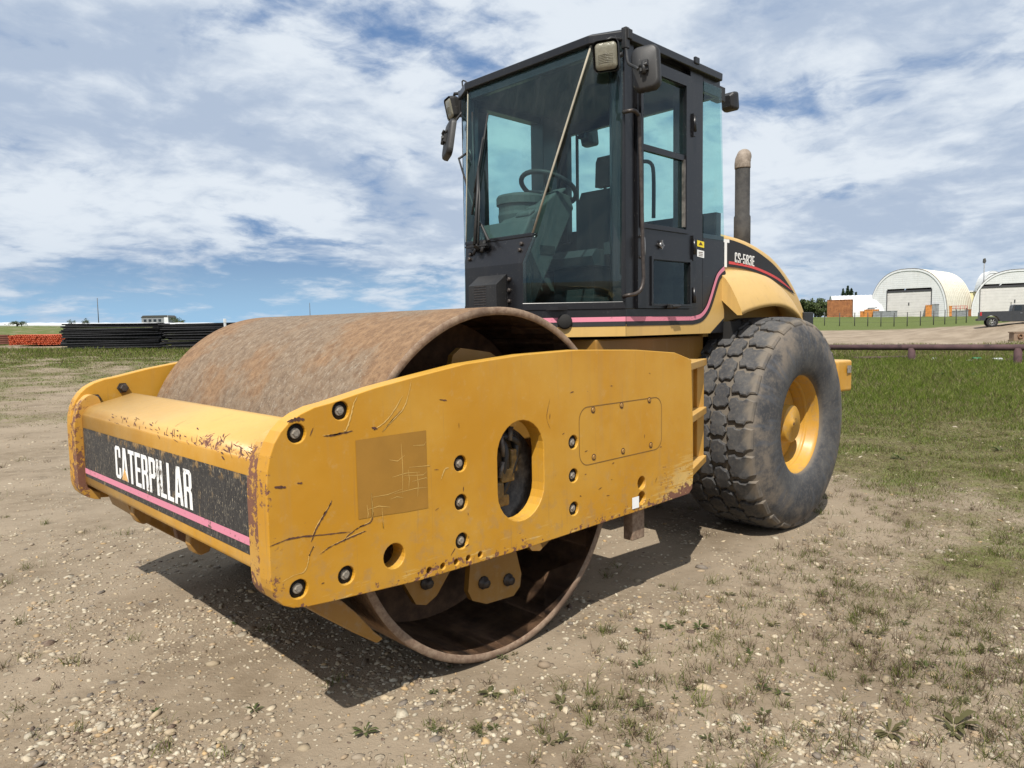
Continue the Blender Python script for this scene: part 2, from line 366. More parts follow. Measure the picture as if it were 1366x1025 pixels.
def smooth_line(pts, k=6):
    """Catmull-Rom through the points"""
    P = [np.array(p, float) for p in pts]; out = []
    for i in range(len(P)-1):
        p0 = P[max(i-1, 0)]; p1 = P[i]; p2 = P[i+1]; p3 = P[min(i+2, len(P)-1)]
        for j in range(k):
            t = j/k
            out.append(.5*((2*p1)+(-p0+p2)*t+(2*p0-5*p1+4*p2-p3)*t*t+(-p0+3*p1-3*p2+p3)*t**3))
    out.append(P[-1]); return [tuple(o) for o in out]
class MB:
    def __init__(s): s.v = []; s.f = []; s.mi = []; s.sm = []
    def add(s, v, f, mi=0, smooth=False):
        o = len(s.v); s.v += [tuple(map(float, x)) for x in v]; s.f += [tuple(i+o for i in q) for q in f]
        s.mi += [mi]*len(f); s.sm += [smooth]*len(f); return s
    def box(s, lo, hi, mi=0, M=None):
        x0, y0, z0 = lo; x1, y1, z1 = hi
        v = [(x0, y0, z0), (x1, y0, z0), (x1, y1, z0), (x0, y1, z0), (x0, y0, z1), (x1, y0, z1), (x1, y1, z1), (x0, y1, z1)]
        if M is not None: v = [tuple(M @ Vector(q)) for q in v]
        return s.add(v, [(0, 3, 2, 1), (4, 5, 6, 7), (0, 1, 5, 4), (1, 2, 6, 5), (2, 3, 7, 6), (3, 0, 4, 7)], mi)
    def prism(s, poly, f, a, b, mi=0, smooth=False):
        """poly list of 2D points, f(u,v,w)->xyz, w from a to b"""
        n = len(poly); v = [f(u, w_, a) for u, w_ in poly]+[f(u, w_, b) for u, w_ in poly]
        s.add(v, [tuple(range(n))[::-1], tuple(range(n, 2*n))], mi)
        o = len(s.v)-2*n
        for i in range(n):
            j = (i+1) % n; s.f.append((o+i, o+j, o+n+j, o+n+i)); s.mi.append(mi); s.sm.append(smooth)
        return s
    def plate(s, outer, holes, t, f, bevel=0.0, mi=0):
        v, fc = curve_plate(outer, holes, t, bevel)
        return s.add([f(*q) for q in v], fc, mi)
    def tube(s, pts, r, n=10, mi=0, caps=True, smooth=True):
        P = [Vector(p) for p in pts]; rs = r if isinstance(r, (list, tuple)) else [r]*len(P)
        v = []; prev = None
        for i, p in enumerate(P):
            d = (P[min(i+1, len(P)-1)]-P[max(i-1, 0)]).normalized()
            if prev is None: a = d.orthogonal().normalized()
            else: a = (prev-d*prev.dot(d)).normalized()
            prev = a; b = d.cross(a)
            v += [tuple(p+a*rs[i]*math.cos(2*math.pi*k/n)+b*rs[i]*math.sin(2*math.pi*k/n)) for k in range(n)]
        f = [(i*n+k, i*n+(k+1) % n, (i+1)*n+(k+1) % n, (i+1)*n+k) for i in range(len(P)-1) for k in range(n)]
        s.add(v, f, mi, smooth)
        if caps: s.f += [tuple(len(s.v)-len(v)+k for k in range(n))[::-1], tuple(len(s.v)-n+k for k in range(n))]; s.mi += [mi]*2; s.sm += [False]*2
        return s
    def lathe(s, prof, c, n=48, mi=0, axis='y', smooth=True, closed=True):
        """prof list of (r, a) revolved about an axis through c"""
        v = []; m = len(prof)
        for k in range(n):
            t = 2*math.pi*k/n; ct, st = math.cos(t), math.sin(t)
            for r, a in prof:
                if axis == 'y': v.append((c[0]+r*ct, c[1]+a, c[2]+r*st))
                elif axis == 'z': v.append((c[0]+r*ct, c[1]+r*st, c[2]+a))
                else: v.append((c[0]+a, c[1]+r*ct, c[2]+r*st))
        f = []
        for k in range(n):
            j = (k+1) % n
            for i in range(m if closed else m-1):
                q = (i+1) % m; f.append((k*m+i, j*m+i, j*m+q, k*m+q))
        return s.add(v, f, mi, smooth)
    def strip(s, pts, w, f, mi=0):
        """thin mark following 2D points; w a width or a list of widths, f maps (u,v)->xyz"""
        P = [np.array(p, float) for p in pts]; ws = w if isinstance(w, (list, tuple)) else [w]*len(P)
        v = []
        for i, p in enumerate(P):
            d = P[min(i+1, len(P)-1)]-P[max(i-1, 0)]; d /= (np.linalg.norm(d)+1e-9); nrm = np.array([-d[1], d[0]])
            v += [f(*(p+nrm*ws[i]/2)), f(*(p-nrm*ws[i]/2))]
        return s.add(v, [(2*i, 2*i+1, 2*i+3, 2*i+2) for i in range(len(P)-1)], mi)
    def mesh(s, name, mats, fix=True):
        me = bpy.data.meshes.new(name); me.from_pydata(s.v, [], s.f)
        for m in mats: me.materials.append(MATS[m] if isinstance(m, str) else m)
        me.polygons.foreach_set('material_index', s.mi); me.polygons.foreach_set('use_smooth', s.sm)
        if fix:
            bm = bmesh.new(); bm.from_mesh(me); bmesh.ops.recalc_face_normals(bm, faces=bm.faces); bm.to_mesh(me); bm.free()
        me.update(); return me
    def build(s, name, mats, parent=None, bevel=0.0, seg=2, fix=True, smooth_angle=None, loc=None):
        if isinstance(mats, str): mats = [mats]
        ob = bpy.data.objects.new(name, s.mesh(name, mats, fix)); COL.objects.link(ob)
        if bevel:
            b = ob.modifiers.new('bevel', 'BEVEL'); b.width = bevel; b.segments = seg; b.limit_method = 'ANGLE'; b.angle_limit = R_(35)
            b.harden_normals = False
        if loc is not None: ob.location = loc
        if parent is not None: ob.parent = parent
        return ob
def tag(o, label=None, cat=None, group=None, kind=None):
    if label: o['label'] = label
    if cat: o['category'] = cat
    if group: o['group'] = group
    if kind: o['kind'] = kind
    return o
def empty(name, loc=(0, 0, 0), rz=0.0):
    o = bpy.data.objects.new(name, None); COL.objects.link(o); o.location = loc; o.rotation_euler.z = rz; o.empty_display_size = .2
    return o
def copy_tree(o, parent=None):
    c = o.copy(); COL.objects.link(c); c.parent = parent
    for ch in o.children: copy_tree(ch, c)
    return c
I3 = lambda u, v, w: (u, v, w)

# ------------------------------------------------------------------ terrain
PA, PBB = -0.00887871, 0.0149743          # the far ground is level; the roller stands on a slight local tilt
TC = [-3000, 300, 1000, 1100, 1200, 1300, 1366, 1800]
TD = [0, 30, 45, 55, 70, 80, 110, 150, 400, 6000]
TZ = np.array([[0, 0, 0, 0, 0, 0, 0, .10, .95, 1.2],
               [0, 0, 0, 0, 0, 0, 0, .10, .95, 1.2],
               [0, 0, 0, 0, .3, .6, 1.4, 2.6, 3.0, 3.2],
               [0, 0, 0, 0, .33, .62, 1.4, 2.7, 3.0, 3.2],
               [0, 0, 0, 0, .45, .80, 1.5, 2.8, 3.0, 3.2],
               [0, 0, 0, .1, 1.05, 1.45, 2.0, 2.9, 3.1, 3.3],
               [0, 0, .15, .65, 1.73, 1.75, 2.1, 2.9, 3.1, 3.3],
               [0, 0, .2, .8, 1.9, 1.9, 2.2, 2.9, 3.1, 3.3]])
def sstep(x, a, b):
    t = np.clip((x-a)/(b-a), 0, 1); return t*t*(3-2*t)
def cd(x, y):
    """column and depth of ground points as seen from the photographer's spot"""
    dx = x-CX; dy = y-CY; d = dx*FH.x+dy*FH.y; l = dx*rt.x+dy*rt.y
    dd = np.maximum(d, .3)
    return 683+l/dd*FPX, np.where(d > .3, d, 0.0), np.hypot(dx, dy)
def interp2(c, d):
    c = np.clip(c, TC[0], TC[-1]); d = np.clip(d, TD[0], TD[-1])
    i = np.clip(np.searchsorted(TC, c, side='right')-1, 0, len(TC)-2); j = np.clip(np.searchsorted(TD, d, side='right')-1, 0, len(TD)-2)
    tc = np.array(TC, float); td = np.array(TD, float)
    u = (c-tc[i])/(tc[i+1]-tc[i]); v = (d-td[j])/(td[j+1]-td[j]); v = v*v*(3-2*v)*.5+v*.5
    return (TZ[i, j]*(1-u)+TZ[i+1, j]*u)*(1-v)+(TZ[i, j+1]*(1-u)+TZ[i+1, j+1]*u)*v
_perm = RNG.random((256, 256))
def vnoise(x, y):
    xi = np.floor(x).astype(int); yi = np.floor(y).astype(int); u = x-xi; v = y-yi
    u = u*u*(3-2*u); v = v*v*(3-2*v); g = lambda a, b: _perm[a % 256, b % 256]
    return (g(xi, yi)*(1-u)+g(xi+1, yi)*u)*(1-v)+(g(xi, yi+1)*(1-u)+g(xi+1, yi+1)*u)*v
def fbm(x, y, o=4):
    s = 0; a = .5; t = 0
    for k in range(o): s = s+a*vnoise(x*2**k+17*k, y*2**k+31*k); t += a; a *= .55
    return s/t
def T(x, y):
    x = np.asarray(x, float); y = np.asarray(y, float)
    c, d, r = cd(x, y)
    rm = np.hypot(x-1.5, y)
    z = (PA*(x-CX)+PBB*(y-CY)+interp2(c, d))*sstep(rm, 7, 26)
    und = (fbm(x*.9, y*.9, 4)-.5)*.05*sstep(r, .5, 3)*(1+sstep(r, 8, 30)*1.5)
    close = np.exp(-((np.abs(y)-.83).clip(0)/.5)**2-((x-2.9)/1.0)**2)
    return z+und*sstep(rm, 1.5, 5)*.8+und*.25-.035*sstep(x, 1.0, 2.4)*(1-sstep(rm, 5, 14))
def cover(x, y):
    """vegetation amount and greenness, 0 to 1"""
    c, d, r = cd(x, y)
    n = fbm(x*.45, y*.45, 4); n2 = fbm(x*1.7+9, y*1.7, 3)
    D = np.interp(c, [-400, 0, 400, 700, 1000, 1100, 1366, 1700], [11, 11, 11, 10, 6.2, 5.6, 5.0, 4.9])
    base = sstep(d+(n-.5)*D*1.1, D*.72, D*1.25)
    rightside = sstep(c, 850, 1100)
    amt = base*(np.interp(d, [0, 8, 14, 22, 30, 50, 90], [.95, .95, .95, 1, .95, .85, 1])*rightside+(1-rightside)*np.interp(d, [0, 12, 16, 22, 27, 34, 46, 50, 80], [.5, .55, .6, .72, .85, .95, .7, 1, 1]))
    amt = amt*(sstep(n*.5+n2*.5, .25, .60)*(.72-.50*rightside)+.28+.50*rightside)
    gr = rightside*np.interp(d, [0, 7, 10, 13, 26, 30, 60, 85, 200], [.38, .42, .50, .66, .78, .45, .6, .75, .8])+(1-rightside)*np.interp(d, [0, 16, 24, 30, 40, 46, 60, 300], [.36, .38, .45, .55, .65, .6, .85, .9])
    gr = np.clip(gr+(n2-.5)*.55, 0, 1)
    # roads: a broad gravel road on the right, a narrow one on the left
    top = np.interp(c, [1000, 1150, 1366, 1600], [83, 82, 74, 74])
    road = rightside*sstep(d+(n-.5)*3, 43, 50)*(1-sstep(d+(n-.5)*2, top-6, top))
    road = np.maximum(road, (1-sstep(c, 86, 140))*sstep(d, 39, 41)*(1-sstep(d, 45.5, 47)))
    road = np.where(c > 1700, road*.5, road)
    return amt*(1-road), gr, road
def build_ground():
    az0 = YAW
    a1 = np.arange(-58, 58.01, .3); a2 = np.arange(58, 302, 4.0)[1:]
    az = np.radians(np.concatenate([a1, a2]))+az0
    rr = [0.25]
    while rr[-1] < 6000: rr.append(rr[-1]*1.021)
    rr = np.array(rr); na, nr = len(az), len(rr)
    A, Rr = np.meshgrid(az, rr)
    X = CX+Rr*np.cos(A); Y = CY+Rr*np.sin(A); Z = T(X, Y)
    co = np.stack([X.ravel(), Y.ravel(), Z.ravel()], 1)
    co = np.vstack([co, [[CX, CY, 0]]])
    i, j = np.meshgrid(np.arange(nr-1), np.arange(na), indexing='ij'); jn = (j+1) % na
    q = np.stack([i*na+j, (i+1)*na+j, (i+1)*na+jn, i*na+jn], -1).reshape(-1, 4)
    me = bpy.data.meshes.new('ground')
    tri = np.stack([np.full(na, nr*na), np.arange(na), (np.arange(na)+1) % na], 1)
    me.vertices.add(len(co)); me.vertices.foreach_set('co', co.ravel())
    loops = np.concatenate([q.ravel(), tri.ravel()]); me.loops.add(len(loops)); me.loops.foreach_set('vertex_index', loops)
    st = np.concatenate([np.arange(len(q))*4, len(q)*4+np.arange(na)*3]); me.polygons.add(len(st)); me.polygons.foreach_set('loop_start', st)
    me.polygons.foreach_set('use_smooth', np.ones(len(st), bool)); me.update(calc_edges=True)
    am, gr, rd = cover(co[:, 0], co[:, 1])
    at = me.color_attributes.new('cover', 'FLOAT_COLOR', 'POINT')
    at.data.foreach_set('color', np.stack([am, gr, rd, np.ones(len(am))], 1).astype(np.float32).ravel())
    ob = bpy.data.objects.new('ground', me); COL.objects.link(ob); me.materials.append(MATS['ground']); ob['kind'] = 'structure'
    return ob
def ground_mat(N):
    oc = OC(N); at = N.n('ShaderNodeAttribute', attribute_name='cover')
    s = N.n('ShaderNodeSeparateXYZ', inp={0: at.outputs['Color']}); amt, gr, rd = s.outputs
    n1 = N.noise(oc, .8, 6, .6); n2 = N.noise(oc, 7, 8, .7); n3 = N.noise(oc, 55, 5, .7); n4 = N.noise(oc, 2.4, 6, .65)
    dirt = N.mix(N.ss(n1, .35, .65), (.180, .140, .095), (.268, .215, .154))
    dirt = N.mix(N.m('MULTIPLY', N.ss(n2, .40, .62), .55), dirt, (.275, .221, .158))
    dirt = N.mix(N.m('MULTIPLY', N.ss(n4, .56, .70), .65), dirt, (.120, .090, .060))
    dirt = N.mix(N.m('MULTIPLY', N.ss(n3, .35, .2), .5), dirt, (.08, .056, .038))
    tr = N.noise(N.mapv(oc, (.35, 1.3, 1), rot=(0, 0, R_(35))), 1.1, 6, .65)
    dirt = N.mix(N.m('MULTIPLY', N.ss(tr, .50, .68), .5), dirt, (.150, .115, .077))
    vor = N.n('ShaderNodeTexVoronoi', feature='F1', inp={'Scale': 48.0, 'Vector': oc}); vc = N.n('ShaderNodeSeparateXYZ', inp={0: vor.outputs['Color']})
    vor2 = N.n('ShaderNodeTexVoronoi', feature='F1', inp={'Scale': 17.0, 'Vector': oc}); vc2 = N.n('ShaderNodeSeparateXYZ', inp={0: vor2.outputs['Color']})
    peb = N.m('MULTIPLY', N.ss(vor.outputs['Distance'], .36, .28), N.ss(N.m('ADD', vc.outputs[0], N.m('MULTIPLY', n4, .5)), .98, 1.02))
    peb2 = N.m('MULTIPLY', N.ss(vor2.outputs['Distance'], .34, .27), N.ss(N.m('ADD', vc2.outputs[0], N.m('MULTIPLY', n4, .4)), 1.06, 1.09))
    pm = N.m('MAXIMUM', peb, peb2)
    dirt = N.mix(N.m('MULTIPLY', pm, .85), dirt, N.mix(vc.outputs[1], (.22, .18, .13), (.36, .31, .23)))
    dry = N.mix(N.ss(n2, .35, .65), (.090, .080, .034), (.175, .150, .074))
    green = N.mix(N.ss(n2, .3, .7), (.055, .080, .016), (.115, .150, .034))
    veg = N.mix(N.ss(N.m('ADD', gr, N.m('MULTIPLY', N.m('SUBTRACT', n2, .5), .7)), .3, .7), dry, green)
    f = N.m('MULTIPLY', N.ss(N.m('ADD', amt, N.m('ADD', N.m('MULTIPLY', N.m('SUBTRACT', n2, .5), 1.1), N.m('MULTIPLY', N.m('SUBTRACT', n3, .5), .5))), .28, .85), .93)
    col = N.mix(f, dirt, veg)
    road = N.mix(N.ss(N.noise(N.mapv(oc, (.25, 1, 1), rot=(0, 0, R_(10))), .8, 6, .65), .35, .65), (.22, .172, .122), (.30, .242, .178))
    col = N.mix(rd, col, road)
    h = N.m('ADD', N.m('MULTIPLY', n2, .6), N.m('ADD', N.m('MULTIPLY', n3, .35), N.m('MULTIPLY', pm, .5)))
    return PB(N, col, .95, 0, N.bump(h, .8, .02), **{'Specular IOR Level': .15})
mat('ground', ground_mat)
build_ground()

# ================================================================== the road roller
roller = tag(empty('road_roller'), 'big yellow single drum road roller with black glass cab parked on the gravel', 'road roller')
# ---- drum
m = MB(); prof = [(.762, -1.061), (.756, -1.067), (.732, -1.067), (.728, -1.060), (.728, -.56), (.20, -.55), (.20, .55), (.728, .56), (.728, 1.060), (.732, 1.067), (.756, 1.067), (.762, 1.061)]
m.lathe(prof[3:9], (0, 0, .762), 128, 1)
o_f = len(m.f)
m.lathe([prof[3], prof[2], prof[1], prof[0]], (0, 0, .762), 128, 2, closed=False)
m.lathe([prof[8], prof[9], prof[10], prof[11]], (0, 0, .762), 128, 2, closed=False)
m.lathe([(.762, -1.061+i*2.122/24) for i in range(25)], (0, 0, .762), 128, 0, closed=False)
drum = m.build('drum', ['rust_drum', 'rust_inner', 'rust_rim'], roller)
# isolator brackets bolted round the hub on both sides
def bracket(sy, ang):
    pts = [(-.13, .24), (-.18, .50), (-.165, .56), (-.12, .59), (.05, .565), (.13, .52), (.15, .47), (.10, .24)]
    ca, sa = math.cos(ang-math.pi/2), math.sin(ang-math.pi/2)
    f = lambda u, v, w: (u*ca-v*sa, sy*.93+w, .762+u*sa+v*ca)
    b = MB(); b.plate([q[:2] for q in pts], [], .03, f, .006)
    ob = b.build('isolator_bracket', 'yellow_dull', roller)
    for (u, v) in ((-.09, .50), (.06, .46)):
        k = MB(); c = f(u, v, 0)
        k.lathe([(0, sy*.015), (.030, sy*.015), (.030, sy*.022), (.019, sy*.022), (.019, sy*.045), (0, sy*.045)], c, 10, closed=False)
        k.build('bolt', 'grey_metal', ob)
for sy in (-1, 1):
    for a in (90, 30, 150, 218, 275, 325): bracket(sy, R_(a))
for sy in (1, -1):
    m = MB(); m.lathe([(.0, sy*.95), (.17, sy*.95), (.17, sy*1.02), (.25, sy*1.02), (.25, sy*.56), (0, sy*.56)], (0, 0, .762), 40, closed=False)
    hub = m.build('drum_motor', 'oily_metal', roller)
m = MB()
for k, (x0, z0, x1, z1) in enumerate([(-.12, 1.02, .02, .78), (-.06, 1.05, -.02, .76), (.02, 1.06, .05, .80), (-.10, .98, .10, .90), (.08, 1.04, .0, .72)]):
    m.tube(smooth_line([(x0, -.96, z0), ((x0+x1)/2+.04, -1.07-.01*(k % 2), (z0+z1)/2+.02), (x1, -1.06, z1), (x1+.03, -1.0, z1-.06)], 5), .016, 8)
m.build('hydraulic_hose', 'hose', hub)
m = MB()
for (x, z, dx, dz, yy) in ((-.07, .74, .05, .035, -1.075), (.01, .80, .04, .03, -1.07), (-.02, .69, .045, .025, -1.06), (-.10, .66, .03, .03, -1.06), (.05, .86, .02, .05, -1.07)):
    m.box((x-dx, yy-.02, z-dz), (x+dx, yy+.04, z+dz), 0, Matrix.Rotation(R_(25), 4, 'Y') if 0 else None)
m.build('hose_block', 'oily_yellow', hub, .008)
m = MB()
for (x, z, L, a) in ((-.09, .97, .07, 15), (-.02, .93, .09, -8), (.03, .98, .06, 10), (-.03, .83, .07, 20)):
    d = Vector((math.sin(R_(a)), 0, math.cos(R_(a))))*L; c = Vector((x, -1.085, z)); m.tube([c-d/2, c+d/2], .011, 8)
m.build('pipe_fitting', 'oily_metal', hub)

# ---- drum frame side plates
OUT = [(-1.125, .65), (-1.121, .62), (-1.108, .588), (-1.085, .563), (-1.05, .545), (-1.0, .535), (-.93, .529), (-.545, .503), (0, .495), (.83, .500), (1.30, .506), (1.335, .53), (1.345, .60), (1.340, .90), (1.322, 1.245), (1.16, 1.288), (.824, 1.314), (.378, 1.329), (.03, 1.322), (-.302, 1.298), (-.52, 1.266), (-.715, 1.235), (-.893, 1.197), (-.95, 1.188), (-1.0, 1.171), (-1.04, 1.149), (-1.07, 1.121), (-1.094, 1.087), (-1.111, 1.045), (-1.121, 1.0), (-1.125, .95)]
def slot(cx, cz, hw, hh, n=14):
    return [(cx+hw*math.cos(t), cz+(hh-hw)+hw*math.sin(t)) for t in np.linspace(0, math.pi, n)]+[(cx+hw*math.cos(t), cz-(hh-hw)+hw*math.sin(t)) for t in np.linspace(math.pi, 2*math.pi, n)]
BOLTS = [(-.853, 1.168), (-1.016, 1.110), (-1.03, .603), (-.853, .603)]+[(s*.335, .76+k*.153) for s in (-1, 1) for k in (-1, 0, 1)]
HOLES = [(-.655, .623, .046), (.859, .640, .034), (.859, .562, .034)]+[(x, .530, .013) for x in (-.499, -.433, -.366, -.304, -.241)]
YT = .075
for sy in (-1, 1):
    yo = sy*1.18
    f = (lambda u, v, w: (u, yo-sy*YT/2+w, v))
    m = MB(); holes = [slot(0, .834, .138, .213)]+([circle(x, z, .032, 20) for x, z in BOLTS]+[circle(x, z, r, 20 if r > .02 else 10) for x, z, r in HOLES] if sy < 0 else [])
    m.plate(OUT, holes, YT, f, .006)
    ys = yo+sy*.0012
    F = lambda u, v: (u, ys, v)
    if sy < 0:
        rw = random.Random(9)
        def S(pts, w, mi, k=7):
            L = smooth_line([(U(a, b, 'y', ys).x+rw.uniform(-.002, .002), U(a, b, 'y', ys).z+rw.uniform(-.002, .002)) for a, b in pts], k); n = len(L)
            run = []; 
            for i in range(n): run.append(w*(.25+.75*math.sin(math.pi*min(1, (i+.4)/n)))*rw.uniform(.35, 1.15))
            m.strip([(a+rw.uniform(-.0008, .0008), b+rw.uniform(-.0008, .0008)) for a, b in L], run, F, mi)
        C = lambda cx, cy: (340+cx/2.44, 450+cy/2.44)
        # scratches and gouges in the paint
        n_ = lambda pts, w0: None
        def scratch(pts, w, mi, hi=True):
            q = [C(*p) for p in pts]
            S(q, w, mi)
            if hi: S([(a-.9, b-.5) for a, b in q], w*.5, 2)
        scratch([(48, 682), (100, 662), (150, 650), (220, 642), (310, 634)], .0065, 1, False)
        scratch([(183, 665), (200, 620), (225, 580), (245, 545), (252, 532)], .007, 1)
        scratch([(380, 508), (382, 560), (378, 600), (340, 620), (302, 648), (292, 665)], .005, 1)
        scratch([(212, 706), (245, 683), (290, 660), (340, 640), (362, 632)], .005, 1)
        scratch([(196, 678), (180, 705), (172, 735), (160, 765), (128, 775), (90, 798)], .004, 2, False)
        scratch([(190, 682), (176, 712)], .006, 1, False)
        scratch([(222, 320), (260, 318), (318, 303)], .008, 1)
        scratch([(334, 186), (320, 220), (312, 258), (298, 300), (286, 303)], .006, 2, False)
        scratch([(509, 140), (498, 190), (480, 235), (440, 278), (412, 312)], .005, 2, False)
        scratch([(480, 235), (450, 268), (414, 308)], .003, 1, False)
        scratch([(483, 190), (455, 235), (425, 275), (385, 300)], .005, 2, False)
        scratch([(378, 296), (398, 298)], .010, 1, False)
        scratch([(600, 204), (626, 205)], .006, 1, False)
        scratch([(65, 488), (102, 487)], .010, 1, False)
        scratch([(104, 276), (135, 268), (162, 266)], .014, 1, False)
        scratch([(136, 474), (154, 476)], .008, 1, False); scratch([(608, 462), (617, 432), (630, 425)], .008, 2, False)
        scratch([(960, 200), (950, 260), (962, 300)], .002, 1, False)
        scratch([(652, 688), (638, 712)], .005, 1, False)
        rs = random.Random(3)
        for k in range(26):
            x = rs.uniform(-1.0, 1.25); z = rs.uniform(.56, 1.2); a = rs.uniform(-.4, .4)+(1.3 if rs.random() < .3 else 0); L = rs.uniform(.006, .03)
            m.strip([(x, z), (x+L*math.cos(a)*.5, z+L*math.sin(a)*.5+.001), (x+L*math.cos(a), z+L*math.sin(a))], [0.001, rs.uniform(.002, .005), .001], F, 1)
        # square where a sticker used to be
        m.add([F(-.801, 1.061), F(-.65, 1.0625), F(-.499, 1.062), F(-.4985, .90), F(-.498, .770), F(-.60, .774), F(-.70, .782), F(-.799, .787)], [tuple(range(8))], 3)
        F3 = lambda u, v: (u, ys-.0006, v)
        for k in range(16):
            x0 = rw.uniform(-.79, -.52); z0 = rw.uniform(.79, 1.05); vert = rw.random() < .35; L_ = rw.uniform(.03, .2)
            m.strip([(x0, z0), (x0+(0.004 if vert else L_*.5), z0+(-L_*.5 if vert else rw.uniform(-.01, .01))), (min(-.50, x0+(0 if vert else L_)), max(.78, z0-(L_ if vert else rw.uniform(-.01, .01))))], [.0008, .0022, .0006], F3, 2)
        # access panel outline
        def rrect(x0, z0, x1, z1, r): 
            o = []
            for cx, cz, a0 in ((x1-r, z1-r, 0), (x0+r, z1-r, 90), (x0+r, z0+r, 180), (x1-r, z0+r, 270)):
                o += [(cx+r*math.cos(R_(a0+a)), cz+r*math.sin(R_(a0+a))) for a in range(0, 91, 15)]
            return o+[o[0]]
        m.strip(rrect(.375, .795, 1.035, 1.065, .06), .0035, F, 4)
    side = m.build('side_plate', ['yellow_plate', 'rust_mark', 'scratch_bright', 'patch_ochre', 'panel_seam', 'decal_white'], roller, .005, 2)
    for (x, z) in BOLTS:
        k = MB(); yi = yo-sy*(.014 if sy < 0 else -.003)
        k.lathe([(0, 0), (.0317, 0), (.0317, -sy*.01), (0, -sy*.01)], (x, yi, z), 20, 1, closed=False)
        k.lathe([(0, sy*.006), (.0165, sy*.006), (.0175, sy*.003), (.0175, 0)], (x, yi, z), 18, 0, closed=False, smooth=False)
        k.lathe([(0, sy*.012), (.0105, sy*.012), (.012, sy*.006)], (x, yi, z), 6, 0, closed=False, smooth=False)
        k.build('bolt', ['bolt_metal', 'bolt_dark'], side)
    if sy < 0:
        for (px, py) in ((791, 547), (829, 541), (866, 534), (792, 610), (831, 602), (868, 594)):
            q = U(px, py, 'y', -1.18); k = MB()
            k.lathe([(0, -.004), (.009, -.004), (.011, 0)], (q.x, -1.1805, q.z), 10, 0, closed=False, smooth=False)
            k.lathe([(.011, -.0008), (.016, -.0008)], (q.x, -1.1805, q.z), 12, 1, closed=False)
            k.build('screw', ['yellow_dull', 'dark_seam'], side)
        k = MB(); k.add([(.775, -1.1825, .578), (.832, -1.1825, .578), (.832, -1.1825, .520), (.775, -1.1825, .520)], [(0, 1, 2, 3)]); k.build('white_sticker', 'clean_white', side)
# front flanges of the side plates: a rounded edge strip wrapping the bumper ends
for sy in (-1, 1):
    prof = smooth_line([(-1.02, .541), (-1.05, .548), (-1.090, .570), (-1.115, .605), (-1.122, .65), (-1.123, .80), (-1.122, .95), (-1.102, 1.048), (-1.066, 1.098), (-1.035, 1.112), (-1.005, 1.100), (-.99, 1.070)], 4)+smooth_line([(-1.0, 1.05), (-1.035, 1.052), (-1.067, 1.03), (-1.080, .95), (-1.080, .65), (-1.07, .61), (-1.02, .575)], 4)
    m = MB(); m.prism(prof, lambda u, v, w: (u, w, v), sy*1.035, sy*1.1055)
    m.build('frame_edge', 'yellow_edge', roller, .008, 2)
# ---- front bumper beam
bp = smooth_line([(-1.078, .640), (-1.087, .65), (-1.087, .80), (-1.087, .985), (-1.080, 1.018), (-1.060, 1.043), (-1.03, 1.057), (-.93, 1.082), (-.83, 1.108)], 4)+[(-.82, 1.09), (-.86, .60), (-1.06, .62)]
m = MB(); m.prism(bp, lambda u, v, w: (u, w, v), -1.036, 1.036, smooth=False)
for i in range(len(m.sm)): m.sm[i] = i > 1 and i < 2+33
rs = random.Random(5)
def bpt(t):     # point on the rounded top front edge, t along the profile
    i = min(int(t), len(bp)-2); u = t-i; return (bp[i][0]*(1-u)+bp[i+1][0]*u, bp[i][1]*(1-u)+bp[i+1][1]*u)
def on_bumper(y, t, off=.0015):
    a, b = bpt(t); a2, b2 = bpt(t+.3); d = Vector((a2-a, b2-b)).normalized(); return (a-d.y*off, y, b+d.x*off)
for k in range(95):
    y0 = -1.0+1.6*rs.random()**1.6; t0 = rs.gauss(17.8, 2.2); L = rs.uniform(.01, .07)*(1-.4*(y0+1)/2); w = rs.uniform(.003, .010); sl = rs.choice([.3, .5, 1.2, 2.6, 2.9])
    a = [(y0+L*(j/4-.5), t0+sl*(j/4-.5)*L/.03) for j in range(5)]
    v = []
    for j, (y, t) in enumerate(a):
        ww = w*math.sin(math.pi*(j+.25)/4.5)*.9+.0005
        v += [on_bumper(y, max(9, min(29, t-ww/.012*.5))), on_bumper(y+.0, max(9, min(29, t+ww/.012*.5)))]
    m.add(v, [(2*i, 2*i+1, 2*i+3, 2*i+2) for i in range(4)], 1)
bumper = m.build('front_bumper', ['yellow_bumper', 'rust_mark'], roller)
xd = -1.0895
m = MB(); m.add([(xd, 1.012, .943), (xd, -1.012, .957), (xd, -1.010, .683), (xd, 1.012, .683)], [(0, 1, 2, 3)])
m.add([(xd+.0022, 1.012, .943), (xd+.0022, -1.012, .957), (xd+.0022, -1.010, .683), (xd+.0022, 1.012, .683)], [(0, 1, 2, 3)])
dec = m.build('front_decal', 'decal_black', bumper)
m = MB()
xs = xd-.0015; m.add([(xs, 1.012, .728), (xs, -1.010, .745), (xs, -1.010, .716), (xs, 1.012, .700)], [(0, 1, 2, 3)])
m.build('pink_stripe', 'decal_pink', bumper)
v, f = text_geo('CATERPILLAR', .155, 1, 0, .055); wid = v[:, 0].max(); v[:, 0] *= .95/wid
m = MB(); m.add([(xs, .475-a, .752+b+.012*(1-a/.95)*0) for a, b, c in v], f, 0)
tri = [(.385, .754), (.295, .754), (.340, .812)]; m.add([(xs-.001, a, b) for a, b in tri], [(0, 1, 2)], 1)
m.build('lettering', ['decal_white', 'decal_tan'], bumper)
